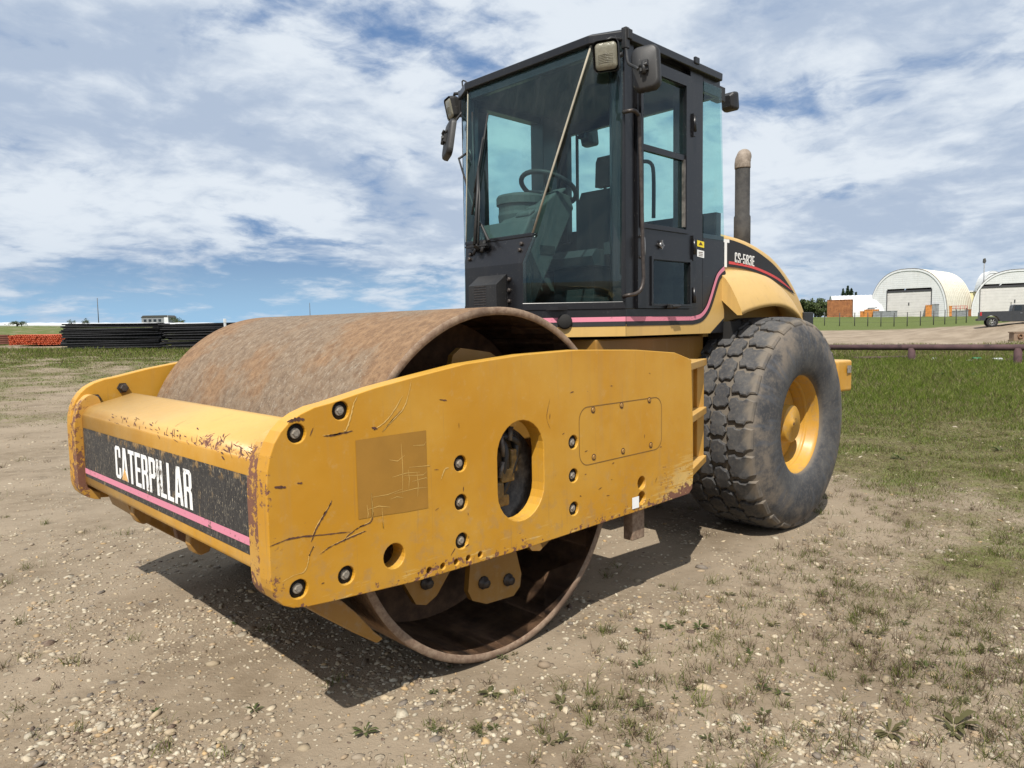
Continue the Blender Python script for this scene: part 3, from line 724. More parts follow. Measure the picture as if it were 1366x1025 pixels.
# far-side bolts showing inside the far plate, tabs under the bumper
for x, z in ((-.86, 1.135), (-1.0, 1.082)):
    m = MB(); m.lathe([(0, -.045), (.018, -.045), (.022, -.04), (.022, -.012), (.030, -.012), (.030, 0)], (x, 1.105, z), 6, closed=False, smooth=False)
    m.build('bolt', 'grey_metal', bumper)
for yc_, w in ((.42, .05), (-.28, .05)):
    m = MB(); tab = [(-1.045, .62), (-1.05, .57), (-1.035, .535), (-1.005, .517), (-.97, .525), (-.955, .56), (-.95, .62)]
    m.prism(tab, lambda u, v, w_: (u, w_, v), yc_-w/2, yc_+w/2); m.build('tie_down_lug', 'yellow_dull', bumper, .006)
m = MB(); m.prism([(-1.02, .61), (-1.01, .54), (-.97, .51), (-.96, .61)], lambda u, v, w_: (u, w_, v), -.06, -.02); m.build('lower_bracket', 'rust_inner', bumper, .004)
# ---- scraper at the front of the drum, with its support arm
m = MB()
sp = [(-.98, .535), (-.93, .55), (-.80, .44), (-.70, .38), (-.71, .365), (-.82, .42), (-.95, .50)]
for sy in (-1, 1):
    m = MB(); m.prism([(-.98, .56), (-.95, .585), (-.87, .52), (-.80, .465), (-.745, .405), (-.67, .31), (-.632, .272), (-.66, .262), (-.76, .335), (-.88, .43), (-.96, .50)], lambda u, v, w: (u, w, v), min(sy*1.06, sy*.72), max(sy*1.06, sy*.72))
    m.build('drum_scraper', 'yellow_dull', roller, .006)
m = MB()
for sy in (-1, 1):
    m = MB(); m.box((.85, sy*1.10-.03, .33), (.955, sy*1.10+.03, .50)); m.build('rear_scraper_bracket', 'rust_rim', roller, .006)
# ---- rear cross member of the drum frame with gusset shelves
m = MB(); m.box((1.78, -.94, .575), (1.86, .94, 1.222))
for sy in (-1, 1):
    m.box((1.28, sy*1.12-.02, .58), (1.338, sy*1.12+.02, 1.235))
    m.prism([(1.325, sy*1.115), (1.79, sy*.91), (1.79, sy*.87), (1.325, sy*1.07)], lambda u, v, w: (u, v, w), .585, 1.20)
    for z in (.575, .880, 1.180):
        m.prism([(1.32, sy*1.168), (1.864, sy*.955), (1.864, sy*.55), (1.32, sy*1.0)], lambda u, v, w: (u, v, w), z, z+.042)
m.build('cross_member', 'yellow_paint', roller, .004)
# ---- rear frame, articulation, axle
m = MB(); m.box((1.95, -.50, .62), (4.25, .50, 1.20)); m.box((1.20, -.62, 1.13), (2.60, .62, 1.355)); m.box((2.2, -.58, 1.0), (4.2, .58, 1.30))
m.build('rear_frame', 'yellow_dull', roller, .01)
m = MB(); m.tube([(1.83, 0, .45), (1.83, 0, 1.25)], .16, 20); m.box((1.6, -.25, .5), (2.1, .25, .62)); m.box((1.6, -.25, 1.0), (2.1, .25, 1.1))
for sy in (-.4, .4): m.tube([(1.7, sy, .8), (2.15, sy*.8, .8)], .05, 12)
m.build('articulation_joint', 'rust_inner', roller)
m = MB(); m.tube([(2.9, -.95, .71), (2.9, -.6, .71), (2.9, -.45, .71), (2.9, 0, .71), (2.9, .45, .71), (2.9, .6, .71), (2.9, .95, .71)], [.10, .13, .13, .24, .13, .13, .10], 20)
m.build('rear_axle', 'yellow_dull', roller)
m = MB(); m.prism([(4.18, -.85), (4.40, -.885), (4.44, -.84), (4.44, .84), (4.40, .885), (4.18, .85)], I3, .83, 1.10)
m.prism([(4.15, -.55), (4.30, -.55), (4.30, .55), (4.15, .55)], I3, .6, 1.3)
rb = m.build('rear_bumper', 'yellow_paint', roller, .02, 3)
q = U(1123, 490, 'y', -.885)
m = MB(); m.add([(4.30, -.8825, 1.055), (4.37, -.8905, 1.055), (4.37, -.8905, .99), (4.30, -.8825, .99)], [(0, 1, 2, 3)]); m.build('label_plate', 'bolt_metal', rb)
# ---- wheels
TYR, TYW, WCX, WCY, WCZ = .80, .30, 2.90, .815, .712
def make_tyre():
    m = MB()
    # carcass profile (r, y) from outer bead round the tread to inner bead; y negative outside here
    half = [(.352, .262), (.372, .285), (.42, .304), (.50, .317), (.58, .316), (.66, .300), (.715, .278), (.748, .255), (.766, .22), (.773, .12), (.775, 0)]
    full = smooth_line([(r, -y) for r, y in half], 3)+smooth_line([(r, y) for r, y in half[::-1]], 3)[1:]
    full += [(.352, .20), (.352, -.20)]
    m.lathe(full, (0, 0, 0), 96)
    rs = random.Random(2)
    def rad(y):
        a = abs(y); return float(np.interp(a, [0, .12, .19, .235, .262, .285], [.803, .802, .798, .786, .763, .730]))
    def basr(y):
        a = abs(y); return float(np.interp(a, [0, .12, .22, .255, .278, .30], [.765, .763, .755, .738, .705, .66]))
    def block(y0, t0, poly, n=1):
        """poly: (y, arc length) outline"""
        nb = len(poly); cy = sum(p[0] for p in poly)/nb; cs = sum(p[1] for p in poly)/nb
        V = []; 
        for k, sh in ((0, 1.0), (1, 1.0), (1, .90)):
            for (yy, ss) in poly:
                y = y0+cy+(yy-cy)*sh; s_ = cs+(ss-cs)*sh; y = max(-.292, min(.292, y))
                r = (basr(y), rad(y)-.007, rad(y))[0 if k == 0 else (1 if sh == 1.0 else 2)]
                th = t0+s_/.80; V.append((r*math.cos(th), y, r*math.sin(th)))
        # centre fan so that the top follows the crown
        yv = y0+cy; rm = (sum(math.hypot(q[0], q[2]) for q in V[2*nb:3*nb])/nb+rad(yv))/2*.999; V.append((rm*math.cos(t0+cs/.8), yv, rm*math.sin(t0+cs/.8)))
        F_ = []
        for ring in (0, 1):
            for i in range(nb):
                j = (i+1) % nb; F_.append((ring*nb+i, ring*nb+j, (ring+1)*nb+j, (ring+1)*nb+i))
        V.pop(); F_.append(tuple(2*nb+i for i in range(nb)))
        m.add(V, F_, 0, False)
    n = 25; pit = 2*math.pi*.80/n
    for i in range(n):
        th = 2*math.pi*i/n
        for sy in (-1, 1):
            j = lambda: rs.uniform(-.003, .003)
            # shoulder lug
            P = [(.120, -.084), (.158, -.094), (.168, -.076), (.205, -.074), (.222, -.090), (.268, -.080), (.266, .066), (.235, .072), (.218, .090), (.178, .090), (.168, .072), (.124, .080), (.112, .036), (.128, .0), (.112, -.036)]
            block(0, th+(0 if sy < 0 else pit*.4/.8), [(sy*(a+j()), b+j()) for a, b in P])
            # centre block
            Q = [(.020, -.086), (.060, -.097), (.074, -.078), (.102, -.062), (.107, -.012), (.094, .012), (.107, .050), (.088, .082), (.052, .080), (.036, .094), (.008, .072), (.001, .020), (.016, 0), (.001, -.036)]
            block(0, th+(pit*.5/.8 if sy < 0 else pit*.0), [(sy*(a+j()), b*.98+j()) for a, b in Q])
    m.v = [(a*k, b*1.07, c*k) for a, b, c in m.v for k in [(.352+(max(math.hypot(a, c), .352)-.352)*.915)/max(math.hypot(a, c), .352)]]
    return m.mesh('tyre', ['rubber'])
def make_rim():
    m = MB()
    m.lathe([(.362, -.268), (.374, -.262), (.374, -.250), (.352, -.240), (.346, -.222), (.340, -.192), (.318, -.186), (.312, -.17), (.308, -.10), (.292, -.092), (.288, -.02), (.282, .0), (.282, .24), (.36, .262), (.36, .25), (.285, .22), (.285, .0), (.295, -.03), (.298, -.14), (.322, -.175), (.330, -.222), (.340, -.238), (.345, -.262)], (0, 0, 0), 72)
    # disc
    m.lathe([(.305, -.10), (.27, -.115), (.21, -.09), (.14, -.09), (.14, .03), (.28, .03), (.300, .0)], (0, 0, 0), 48, 0)
    return m.mesh('rim', ['yellow_rim'])
def make_hub():
    m = MB(); m.lathe([(0, -.230), (.03, -.230), (.034, -.222), (.125, -.222), (.135, -.214), (.135, -.04), (.16, -.03), (.16, 0), (0, 0)], (0, 0, 0), 40, 0, closed=False)
    for k in range(10):
        a = 2*math.pi*k/10; m.lathe([(0, -.075), (.014, -.075), (.016, -.05), (.016, -.02)], (.185*math.cos(a), 0, .185*math.sin(a)), 6, 0, closed=False, smooth=False)
    m.lathe([(0, -.233), (.011, -.233), (.013, -.224)], (.0, 0, -.0), 6, 1, closed=False, smooth=False)
    m.lathe([(0, -.2235), (.006, -.2235)], (.05, 0, .03), 6, 1, closed=False, smooth=False)
    return m.mesh('hub', ['yellow_rim', 'dark_seam'])
tm, rm_, hm = make_tyre(), make_rim(), make_hub()
for sy in (-1, 1):
    w = empty('rear_wheel', (WCX, sy*WCY, WCZ), 0 if sy < 0 else math.pi); w.parent = roller
    for nm, me in (('tyre', tm), ('rim', rm_), ('hub', hm)):
        o = bpy.data.objects.new(nm, me); COL.objects.link(o); o.parent = w
        if nm == 'tyre' and sy < 0: o.rotation_euler.y = R_(5)
# ---- hood
top = smooth_line([(2.38, 2.13), (2.66, 2.105), (3.05, 2.075), (3.40, 2.00), (3.72, 1.87), (3.95, 1.72), (4.12, 1.56), (4.20, 1.42)], 4)
hp = top+[(4.24, 1.10), (2.38, 1.10)]
def hood_section():
    m = MB(); sec = [(-.62, 0), (-.62, .5), (-.617, .80), (-.605, .90), (-.575, .955), (-.52, .985), (-.40, 1.0), (0, 1.01), (.40, 1.0), (.52, .985), (.575, .955), (.605, .90), (.617, .80), (.62, .5), (.62, 0)]
    V = []
    for (x, z) in top:
        h = z-1.10
        for (y, k) in sec:
            zz = z-(1-k)*.42 if k > .5 else (1.10 if k == 0 else min(1.45, z-.25))
            V.append((x, y*(1-.06*max(0, (x-3.4))/.8), zz if k > .5 else zz))
    n = len(sec); F_ = [(i*n+j, i*n+j+1, (i+1)*n+j+1, (i+1)*n+j) for i in range(len(top)-1) for j in range(n-1)]
    m.add(V, F_, 0, True); o = len(V)
    m.add([V[i] for i in range(n)], [tuple(range(n))], 0); m.add(V[-n:], [tuple(range(n))], 0)
    return m
hood = hood_section().build('hood', 'yellow_pale', roller)
def HY(x, sy=-1): return sy*(.62*(1-.06*max(0, (x-3.4))/.8)+.003)
def hside(pts, sy=-1, off=.0):
    out = []
    for a, b in pts:
        q = U(a, b, 'y', -.623); q = U(a, b, 'y', HY(q.x)); out.append((q.x, q.z))
    return out
dtop = smooth_line(hside([(962, 318), (978, 321), (1000, 330), (1020, 343), (1040, 362), (1061, 393)]), 4)
dbot = smooth_line(hside([(1061, 393), (1040, 379), (1020, 368), (1000, 361), (980, 357), (962, 356)]), 4)
red_t = hside([(972, 350.5), (985, 352.5), (1003, 356.5), (1022, 364), (1040, 374), (1056, 387)]); red_t = smooth_line(red_t, 4)
for sy in (-1, 1):
    m = MB(); nn = len(dtop)
    db = dbot[::-1]
    V = [(x, HY(x, sy)+sy*0, z) for x, z in dtop]+[(x, HY(x, sy), z) for x, z in db]
    m.add(V, [(i, i+1, nn+i+1, nn+i) for i in range(nn-1)]); m.build('hood_decal', 'black_satin', hood)
    m = MB(); m.strip(red_t, [.020]*(len(red_t)-4)+[.016, .012, .008, .004], lambda u, v: (u, HY(u, sy)+sy*.0015, v)); m.build('red_stripe', 'decal_red', hood)
    m = MB(); v, f = text_geo('CS-583E', .078, 1, 0, .12); v[:, 0] *= .30/v[:, 0].max(); sl = -.045
    q0 = U(980, 351, 'y', -.623)
    m.add([((q0.x+a) if sy < 0 else (q0.x+.30-a), HY(3.0, sy)+sy*.0015, q0.z+b+sl*a) for a, b, c in v], f)
    v, f = text_geo('CAT', .20, 1, 0, .04); v[:, 0] *= .34/v[:, 0].max(); q0 = U(972.5, 357, 'y', -.623)
    m.add([((q0.x-.34+a) if sy < 0 else (q0.x-a), HY(2.6, sy)+sy*.0015, q0.z+b) for a, b, c in v], f)
    m.build('hood_lettering', 'clean_white', hood)
m = MB(); m.box((4.06, -.607, 1.34), (4.243, -.5, 1.52)); m.box((4.06, .5, 1.34), (4.243, .607, 1.52)); m.box((4.15, -.5, 1.15), (4.246, .5, 1.42)); m.build('rear_grille', 'black_plastic', hood, .006)
q = [U(a, b, 'y', -.626) for a, b in ((1022, 386), (1046, 398), (1049, 408), (1034, 405))]
m = MB(); m.add([(a.x, HY(a.x)-.001, a.z) for a in q], [(0, 1, 2, 3)]); m.build('side_vent', 'yellow_dull', hood)
# fenders over the tyres
inner = [(2.40, 1.79), (2.66, 1.80), (2.9, 1.80), (3.15, 1.775), (3.35, 1.715), (3.52, 1.62), (3.60, 1.52)]
outer = [(2.40, 1.52), (2.50, 1.545), (2.72, 1.575), (2.95, 1.585), (3.12, 1.565), (3.28, 1.51), (3.38, 1.44)]
inner = smooth_line(inner, 3); outer = smooth_line(outer, 3)
for sy in (-1, 1):
    m = MB(); V = []; K = 8
    for (xi, zi), (xo, zo) in zip(inner, outer):
        for k in range(K):
            t = k/(K-1); b = math.sin(t*math.pi)*.055; V.append((xi+(xo-xi)*t, sy*(.60+.30*t**.9), zi+(zo-zi)*t**1.7+b))
        V.append((xo, sy*.905, zo-.03)); V.append((xo, sy*.87, zo-.03)); V.append((xi, sy*.60, zi-.06))
    K2 = K+3; n = len(inner)
    m.add(V, [(i*K2+k, i*K2+k+1, (i+1)*K2+k+1, (i+1)*K2+k) for i in range(n-1) for k in range(K2-1)], 0, True)
    m.add(V[:K2], [tuple(range(K2))]); m.build('fender', 'yellow_pale', roller)
m = MB()
for sy in (-1, 1):
    m.box((2.45, sy*.70-.09, 1.15), (2.60, sy*.70+.09, 1.45))
m.box((2.44, -.6, 1.2), (2.5, .6, 1.8))
m.build('engine_bulkhead', 'bolt_dark', roller)
# exhaust
ex = U(990, 300, 'y', -.35).x
m = MB(); m.lathe([(.0, 1.9), (.066, 1.9), (.066, 2.30), (.059, 2.315), (.059, 2.70)], (ex, -.35, 0), 28, 0, 'z', closed=False)
exh = m.build('exhaust_stack', 'exhaust_metal', roller)
m = MB(); m.tube(smooth_line([(ex, -.35, 2.69), (ex, -.35, 2.74), (ex+.02, -.35, 2.785), (ex+.055, -.35, 2.815)], 4), [.063]*4+[.062]*3+[.059]*3+[.054, .048, .04], 24, caps=True); m.build('exhaust_tip', 'exhaust_tip', exh)

# ================================================================== cab
YCC = -.045                                  # the cab's centre line
def mir(y): return 2*YCC-y
ZT = [1.36, 1.56, 1.81, 1.97, 3.055, 3.12]
FXT = [.912, .912, .914, .965, 1.228, 1.236]; FYT = [-.298, -.298, -.294, -.337, -.584, -.588]
def FC(z): return float(np.interp(z, ZT, FXT)), float(np.interp(z, ZT, FYT))     # front corner near the door side
PX, PY = 1.31, -.75
RXT = lambda z: float(np.interp(z, [1.36, 1.8, 3.05], [2.432, 2.432, 2.368]))
def facet(t, z, off=0.0):                     # t 0 at the door post, 1 at the front corner
    x, y = FC(z); d = Vector((x-PX, y-PY, 0)); nrm = Vector((d.y, -d.x, 0)).normalized()
    if nrm.x > 0: nrm = -nrm
    p = Vector((PX, PY, z))+d*t+nrm*off
    return p
def sidept(p, sy):                            # sy -1 door side, +1 mirrored side
    return (p[0], p[1] if sy < 0 else mir(p[1]), p[2])
def plan(z, o=0.0):
    fx, fy = FC(z); rx = RXT(z)
    L = [(fx-o, fy-o*.4), (PX-o*.4, PY-o), (rx+o, PY-o)]
    return L+[(a, mir(b)) for a, b in L[::-1]]
# --- cab shell: skirt, lower front panel, posts, rails
m = MB()
def loft(rings, mi=0, capt=True, capb=True):
    n = len(rings[0]); V = [p for r in rings for p in r]
    F_ = [(k*n+i, k*n+(i+1) % n, (k+1)*n+(i+1) % n, (k+1)*n+i) for k in range(len(rings)-1) for i in range(n)]
    if capb: F_.append(tuple(range(n)))
    if capt: F_.append(tuple(range((len(rings)-1)*n, len(rings)*n)))
    m.add(V, F_, mi)
def ring(z, o=0.0): return [(x, y, z) for x, y in plan(z, o)]
loft([ring(1.372), ring(1.535)])
# lower front panel between the corners
zz = [1.53, 1.56, 1.70, 1.81, 1.85, 1.90, 1.97]
V = []
for z in zz:
    x, y = FC(z); V += [(x, y-.004, z), (x, mir(y)+.004, z), (x+.03, mir(y), z), (x+.03, y, z)]
F_ = [(k*4+i, k*4+(i+1) % 4, (k+1)*4+(i+1) % 4, (k+1)*4+i) for k in range(len(zz)-1) for i in range(4)]
m.add(V, F_+[(0, 1, 2, 3), tuple(len(V)-4+i for i in range(4))])
x, y = FC(1.97); m.box((x-.006, y-.012, 1.962), (x+.035, mir(y)+.012, 1.985))
for sy in (-1, 1):
    # door post
    rings = []
    for z in (1.53, 3.04):
        a = facet(0, z, .004); b = facet(.13 if z < 2 else .30, z, .004); L = (Vector((b.x, b.y, z))-Vector((a.x, a.y, z))).length
        k = .075/L; b = a+(b-a)*k; c = b+Vector((.05, .055, 0)); d = Vector((PX+.088, PY+.075, z)); e = Vector((PX+.088, PY-.002, z))
        rings.append([sidept(p, sy) for p in (a, b, c, d, e)])
    loft(rings)
    # facet sill and facet inner frame at the front corner
    rings = []
    for z, z2 in ((1.53, 1.575),):
        A = [facet(.0, z, .006), facet(1.0, z, .006), facet(1.0, z, -.03), facet(.0, z, -.03)]
        B = [facet(.0, z2, .006), facet(1.0, z2, .006), facet(1.0, z2, -.03), facet(.0, z2, -.03)]
        loft([[sidept(p, sy) for p in A], [sidept(p, sy) for p in B]])
    zs = [1.56, 1.70, 1.81, 1.90, 1.965]
    loft([[sidept(p, sy) for p in (facet(1.0, z, .003), facet(.955, z, .003), facet(.955, z, -.02), facet(1.0, z, -.02))] for z in zs])
    # B post (ROPS) behind the door, rear corner post, top rails
    yo = PY; yi = PY+.13
    def bx(x0, x1, y0, y1, z0, z1):
        a, b = sorted((y0 if sy < 0 else mir(y0), y1 if sy < 0 else mir(y1))); m.box((x0, a, z0), (x1, b, z1))
    bx(2.003, 2.155, yo, yi, 1.53, 3.04)
    bx(1.30, 2.40, yo+.035, yo+.10, 2.975, 3.05)
    bx(2.155, 2.43, yo, yo+.03, 1.53, 2.03)
    bx(2.16, 2.375, yo+.004, yo+.03, 2.94, 3.05)
# solid panel on the side away from the door, in front of and below its window
yf = mir(PY)
m.box((1.30, yf-.03, 1.53), (2.02, yf, 2.10)); m.box((1.30, yf-.035, 2.08), (1.52, yf-.001, 3.04)); m.box((2.15, yf-.03, 2.0), (2.40, yf-.002, 3.04)); m.box((1.5, yf-.03, 2.98), (2.1, yf-.003, 3.04))
# rear wall
m.box((2.36, PY+.02, 1.53), (2.425, yf-.02, 2.19)); m.box((2.33, PY+.02, 2.94), (2.372, yf-.02, 3.05)); m.box((2.31, yf-.10, 2.1), (2.37, yf-.005, 3.0))
fx, fy = FC(3.0); m.box((fx+.01, fy, 2.98), (fx+.05, mir(fy), 3.05))
cab = m.build('cab', ['black_paint'], roller, .004)
# --- coloured lower band and stripes, 2 mm proud of the skirt
def band(name, mat_, zfun0, zfun1, off, parts=None, x0=PX, x1=2.432):
    m = MB()
    if True:
        for sy in (-1, 1):
            n = 12; V = []
            for i in range(n+1):
                t = 1-i/n; V += [sidept(facet(t, zfun0, off), sy), sidept(facet(t, zfun1, off), sy)]
            m.add(V, [(2*i, 2*i+1, 2*i+3, 2*i+2) for i in range(n)])
    return m
YB = PY-.0025
low = [(PX, 1.372), (2.25, 1.372), (2.432, 1.475), (2.432, 1.775), (2.36, 1.735), (2.31, 1.66), (2.27, 1.59), (2.22, 1.52), (2.13, 1.462), (2.02, 1.442), (PX, 1.442)]
m = MB()
for sy in (-1, 1):
    yy = YB if sy < 0 else mir(YB)
    m.add([(x, yy, z) for x, z in low], [tuple(range(len(low)))])
    V = []
    for i in range(9):
        t = 1-i/8; V += [sidept(facet(t, 1.372, .0025), sy), sidept(facet(t, 1.442, .0025), sy)]
    m.add(V, [(2*i, 2*i+1, 2*i+3, 2*i+2) for i in range(8)])
fx, fy = FC(1.4); m.add([(fx-.0025, fy, 1.372), (fx-.0025, mir(fy), 1.372), (fx-.0025, mir(fy), 1.442), (fx-.0025, fy, 1.442)], [(0, 1, 2, 3)])
m.build('yellow_band', 'yellow_pale', cab, fix=False)
crv = smooth_line([(2.03, 1.473), (2.13, 1.490), (2.205, 1.54), (2.255, 1.61), (2.30, 1.69), (2.35, 1.765), (2.432, 1.815)], 5)
def stripe(name, mat_, w, dz, y_off):
    for sy in (-1, 1):
        m = MB()
        F = lambda u, v: sidept((u, PY-y_off, v), sy)
        line = [(PX, 1.472+dz)]+[(x+(-dz*.8 if False else 0), z) for x, z in crv]
        pts = []
        P = [np.array(p) for p in [(PX, 1.472), (1.7, 1.472)]+crv]
        for i, p in enumerate(P):
            d = P[min(i+1, len(P)-1)]-P[max(i-1, 0)]; d /= np.linalg.norm(d); nr = np.array([-d[1], d[0]]); pts.append(tuple(p+nr*dz))
        m.strip(pts, w, F)
        V = []
        for i in range(9):
            t = 1-i/8; V += [sidept(facet(t, 1.472+dz-w/2, y_off), sy), sidept(facet(t, 1.472+dz+w/2, y_off), sy)]
        m.add(V, [(2*i, 2*i+1, 2*i+3, 2*i+2) for i in range(8)])
        m.build(name, mat_, cab, fix=False)
stripe('pink_stripe', 'stripe_pink', .027, 0, .004); stripe('black_stripe', 'black_satin', .026, -.0275, .005)
m = MB(); c = U(745, 430, 'x', 1.075); ca = facet(.62, 1.45, .0)
cc = facet((PX-c.x)/(PX-.912), 1.462, 0)
m.lathe([(0, -.03), (.035, -.03), (.044, -.02), (.044, .02)], (0, 0, 0), 20, 0, 'x', closed=False)
o = m.build('rubber_plug', 'bolt_dark', cab); o.location = cc; o.rotation_euler.z = R_(48)
# door side stickers
for px0, py0, px1, py1, mt, nm in ((930, 320.5, 939.3, 331, 'sticker_yellow', 'warning_sticker'), (930, 333, 939.3, 344.5, 'clean_white', 'white_sticker')):
    a = U(px0, py0, 'y', YB); b = U(px1, py1, 'y', YB); m = MB()
    m.add([(a.x, YB, a.z), (b.x, YB, a.z-.006), (b.x, YB, b.z), (a.x, YB, b.z+.006)], [(0, 1, 2, 3)], 0)
    w, h = b.x-a.x, a.z-b.z
    for k in range(3 if nm[0] == 'w' and mt == 'clean_white' else 0):
        m.strip([(a.x+w*.2, b.z+h*(.25+.22*k)), (a.x+w*.8, b.z+h*(.25+.22*k))], .004, lambda u, v: (u, YB-.001, v), 1)
    if mt == 'sticker_yellow':
        m.add([(a.x+w*.2, YB-.001, b.z+h*.35), (a.x+w*.8, YB-.001, b.z+h*.35), (a.x+w*.5, YB-.001, b.z+h*.85)], [(0, 1, 2)], 1)
    m.build(nm, [mt, 'dark_seam'], cab)
# --- roof
m = MB(); n_ = lambda z, o: [(x, y, z) for x, y in [(1.205-o, -.585), (1.30, PY-.018-o), (2.345+o*.4, PY-.018-o), (2.345+o*.4, mir(PY-.018-o)), (1.30, mir(PY-.018-o)), (1.205-o, mir(-.585))]]
loft([n_(3.035, -.015), n_(3.04, .01), n_(3.085, .012), n_(3.10, -.02)])
for x in (2.0,): m.box((x, PY-.038, 3.07), (x+.05, PY-.02, 3.112))
m.build('roof', 'black_paint', cab, .004)
m = MB(); m.box((1.28, PY+.05, 3.02), (2.33, mir(PY+.05), 3.04)); m.build('headliner', 'headliner', cab)
m = MB(); m.box((1.265, PY-.045, 2.98), (1.30, PY-.01, 3.095)); m.box((1.275, PY-.055, 3.03), (1.315, PY-.015, 3.085)); m.build('corner_bracket', 'black_plastic', cab, .004)
# --- glass panes, 5 mm thick
def pane(name, q, t=.005, mt='tinted_glass'):
    q = [Vector(p) for p in q]; n = (q[1]-q[0]).cross(q[3]-q[0]).normalized()*t
    m = MB(); m.add([tuple(p) for p in q]+[tuple(p+n) for p in q], [(0, 1, 2, 3), (7, 6, 5, 4), (0, 4, 5, 1), (1, 5, 6, 2), (2, 6, 7, 3), (3, 7, 4, 0)])
    return m.build(name, mt, cab)
a, b = FC(1.985), FC(3.045)
pane('windshield', [(a[0], a[1], 1.985), (b[0], b[1], 3.045), (b[0], mir(b[1]), 3.045), (a[0], mir(a[1]), 1.985)])
for sy in (-1, 1):
    zs = [1.575, 1.70, 1.81, 1.89, 1.97, 2.2, 2.5, 2.8, 3.045]; V = []
    for z in zs:
        for t in (.985, .75, .5, .25, .04): V.append(sidept(facet(t, z, 0), sy))
    m = MB(); n = 5
    m.add(V, [(k*n+i, k*n+i+1, (k+1)*n+i+1, (k+1)*n+i) for k in range(len(zs)-1) for i in range(n-1)], 0, True)
    o = m.build('corner_window', 'tinted_glass', cab); s_ = o.modifiers.new('thick', 'SOLIDIFY'); s_.thickness = .005
yf = mir(PY)
pane('side_window', [(1.52, yf-.01, 2.10), (2.15, yf-.01, 2.10), (2.15, yf-.01, 2.98), (1.52, yf-.01, 2.98)])
pane('rear_side_window', [(2.157, PY+.001, 2.0), (2.425, PY+.001, 2.0), (2.378, PY+.001, 3.0), (2.157, PY+.001, 3.0)])
pane('rear_window', [(2.425, PY+.01, 2.19), (2.425, yf-.02, 2.19), (2.376, yf-.02, 2.95), (2.376, PY+.01, 2.95)])
m = MB(); m.box((2.365, .50, 2.19), (2.385, .515, 2.94)); m.build('rear_window_bar', 'black_satin', cab)
# beige seal between windshield and corner pane
for sy in (-1, 1):
    m = MB(); m.tube([sidept((FC(z)[0]-.004, FC(z)[1]-.002, z), sy) for z in (1.98, 2.4, 2.8, 3.045)], .0065 if sy < 0 else .004, 8); m.build('glass_seal', 'seal_beige', cab)
# --- door
m = MB(); Dx0, Dx1 = 1.403, 1.998; yd = PY-.004
f = lambda u, v, w: (u, yd+w, v)
m.plate([(Dx0, 1.535), (Dx1, 1.535), (Dx1, 2.985), (Dx0, 2.985)], [[(1.447, 2.035), (1.905, 2.035), (1.905, 2.905), (1.447, 2.905)], [(1.548, 1.562), (1.957, 1.562), (1.957, 1.825), (1.548, 1.825)]], .035, f, .004)
# raised frame round the upper pane
f2 = lambda u, v, w: (u, yd-.022+w, v)
m.plate([(1.425, 2.005), (1.94, 2.005), (1.94, 2.935), (1.425, 2.935)], [[(1.447, 2.03), (1.905, 2.03), (1.905, 2.91), (1.447, 2.91)]], .014, f2, .003)
m.plate([(1.53, 1.55), (1.975, 1.55), (1.975, 1.845), (1.53, 1.845)], [[(1.548, 1.562), (1.957, 1.562), (1.957, 1.828), (1.548, 1.828)]], .010, f2, .002)
m.box((1.447, yd-.020, 2.455), (1.915, yd+.006, 2.490)); 
for z in (2.70, 1.93, 1.62): m.tube([(2.0, yd-.028, z-.05), (2.0, yd-.028, z+.05)], .013, 8)
m.box((1.985, yd-.03, 1.84), (2.012, yd-.018, 2.0)); m.box((1.985, yd-.03, 2.62), (2.012, yd-.018, 2.76))
door = m.build('door', 'black_paint', roller)
for nm, q in (('door_window', (1.447, 1.905, 2.035, 2.905)), ('lower_door_window', (1.548, 1.957, 1.562, 1.825))):
    m = MB(); m.box((q[0], yd-.003, q[2]), (q[1], yd+.003, q[3])); m.build(nm, 'tinted_glass', door)
m = MB(); m.box((1.884, yd-.026, 2.045), (1.90, yd-.008, 2.46)); m.build('slider_trim', 'oily_metal', door)
m = MB(); m.tube(smooth_line([(1.425, yd-.018, 1.955), (1.428, yd-.042, 1.94), (1.430, yd-.042, 1.85), (1.428, yd-.018, 1.83)], 4), .008, 8); m.build('handle', 'chrome_dark', door)
m = MB(); m.tube([(1.63, yd-.018, 1.915), (1.63, yd-.034, 1.915)], .018, 12); m.box((1.60, yd-.036, 1.910), (1.655, yd-.028, 1.918)); m.box((1.626, yd-.036, 1.89), (1.634, yd-.026, 1.945)); m.build('lock', 'chrome_dark', door)
m = MB(); m.box((1.70, yd-.05, 1.535), (1.78, yd-.016, 1.56)); m.tube([(1.72, yd-.05, 1.545), (1.80, yd-.05, 1.55)], .010, 8); m.build('door_catch', 'black_plastic', door, .003)
# --- grab rail at the door post
g = lambda a, b, y: tuple(U(a, b, 'y', y))
m = MB(); m.tube(smooth_line([g(832, 150, -.755), g(838, 148.5, -.80), g(846, 148, -.82), g(851, 153, -.825), g(853, 163, -.825), g(855.5, 250, -.825), g(858, 350, -.825), g(858.5, 372, -.825), g(855, 386, -.82), g(848, 392, -.81), g(838, 394, -.79), g(832, 396, -.75)], 4), .0115, 10)
m.build('grab_rail', 'grey_metal', roller)
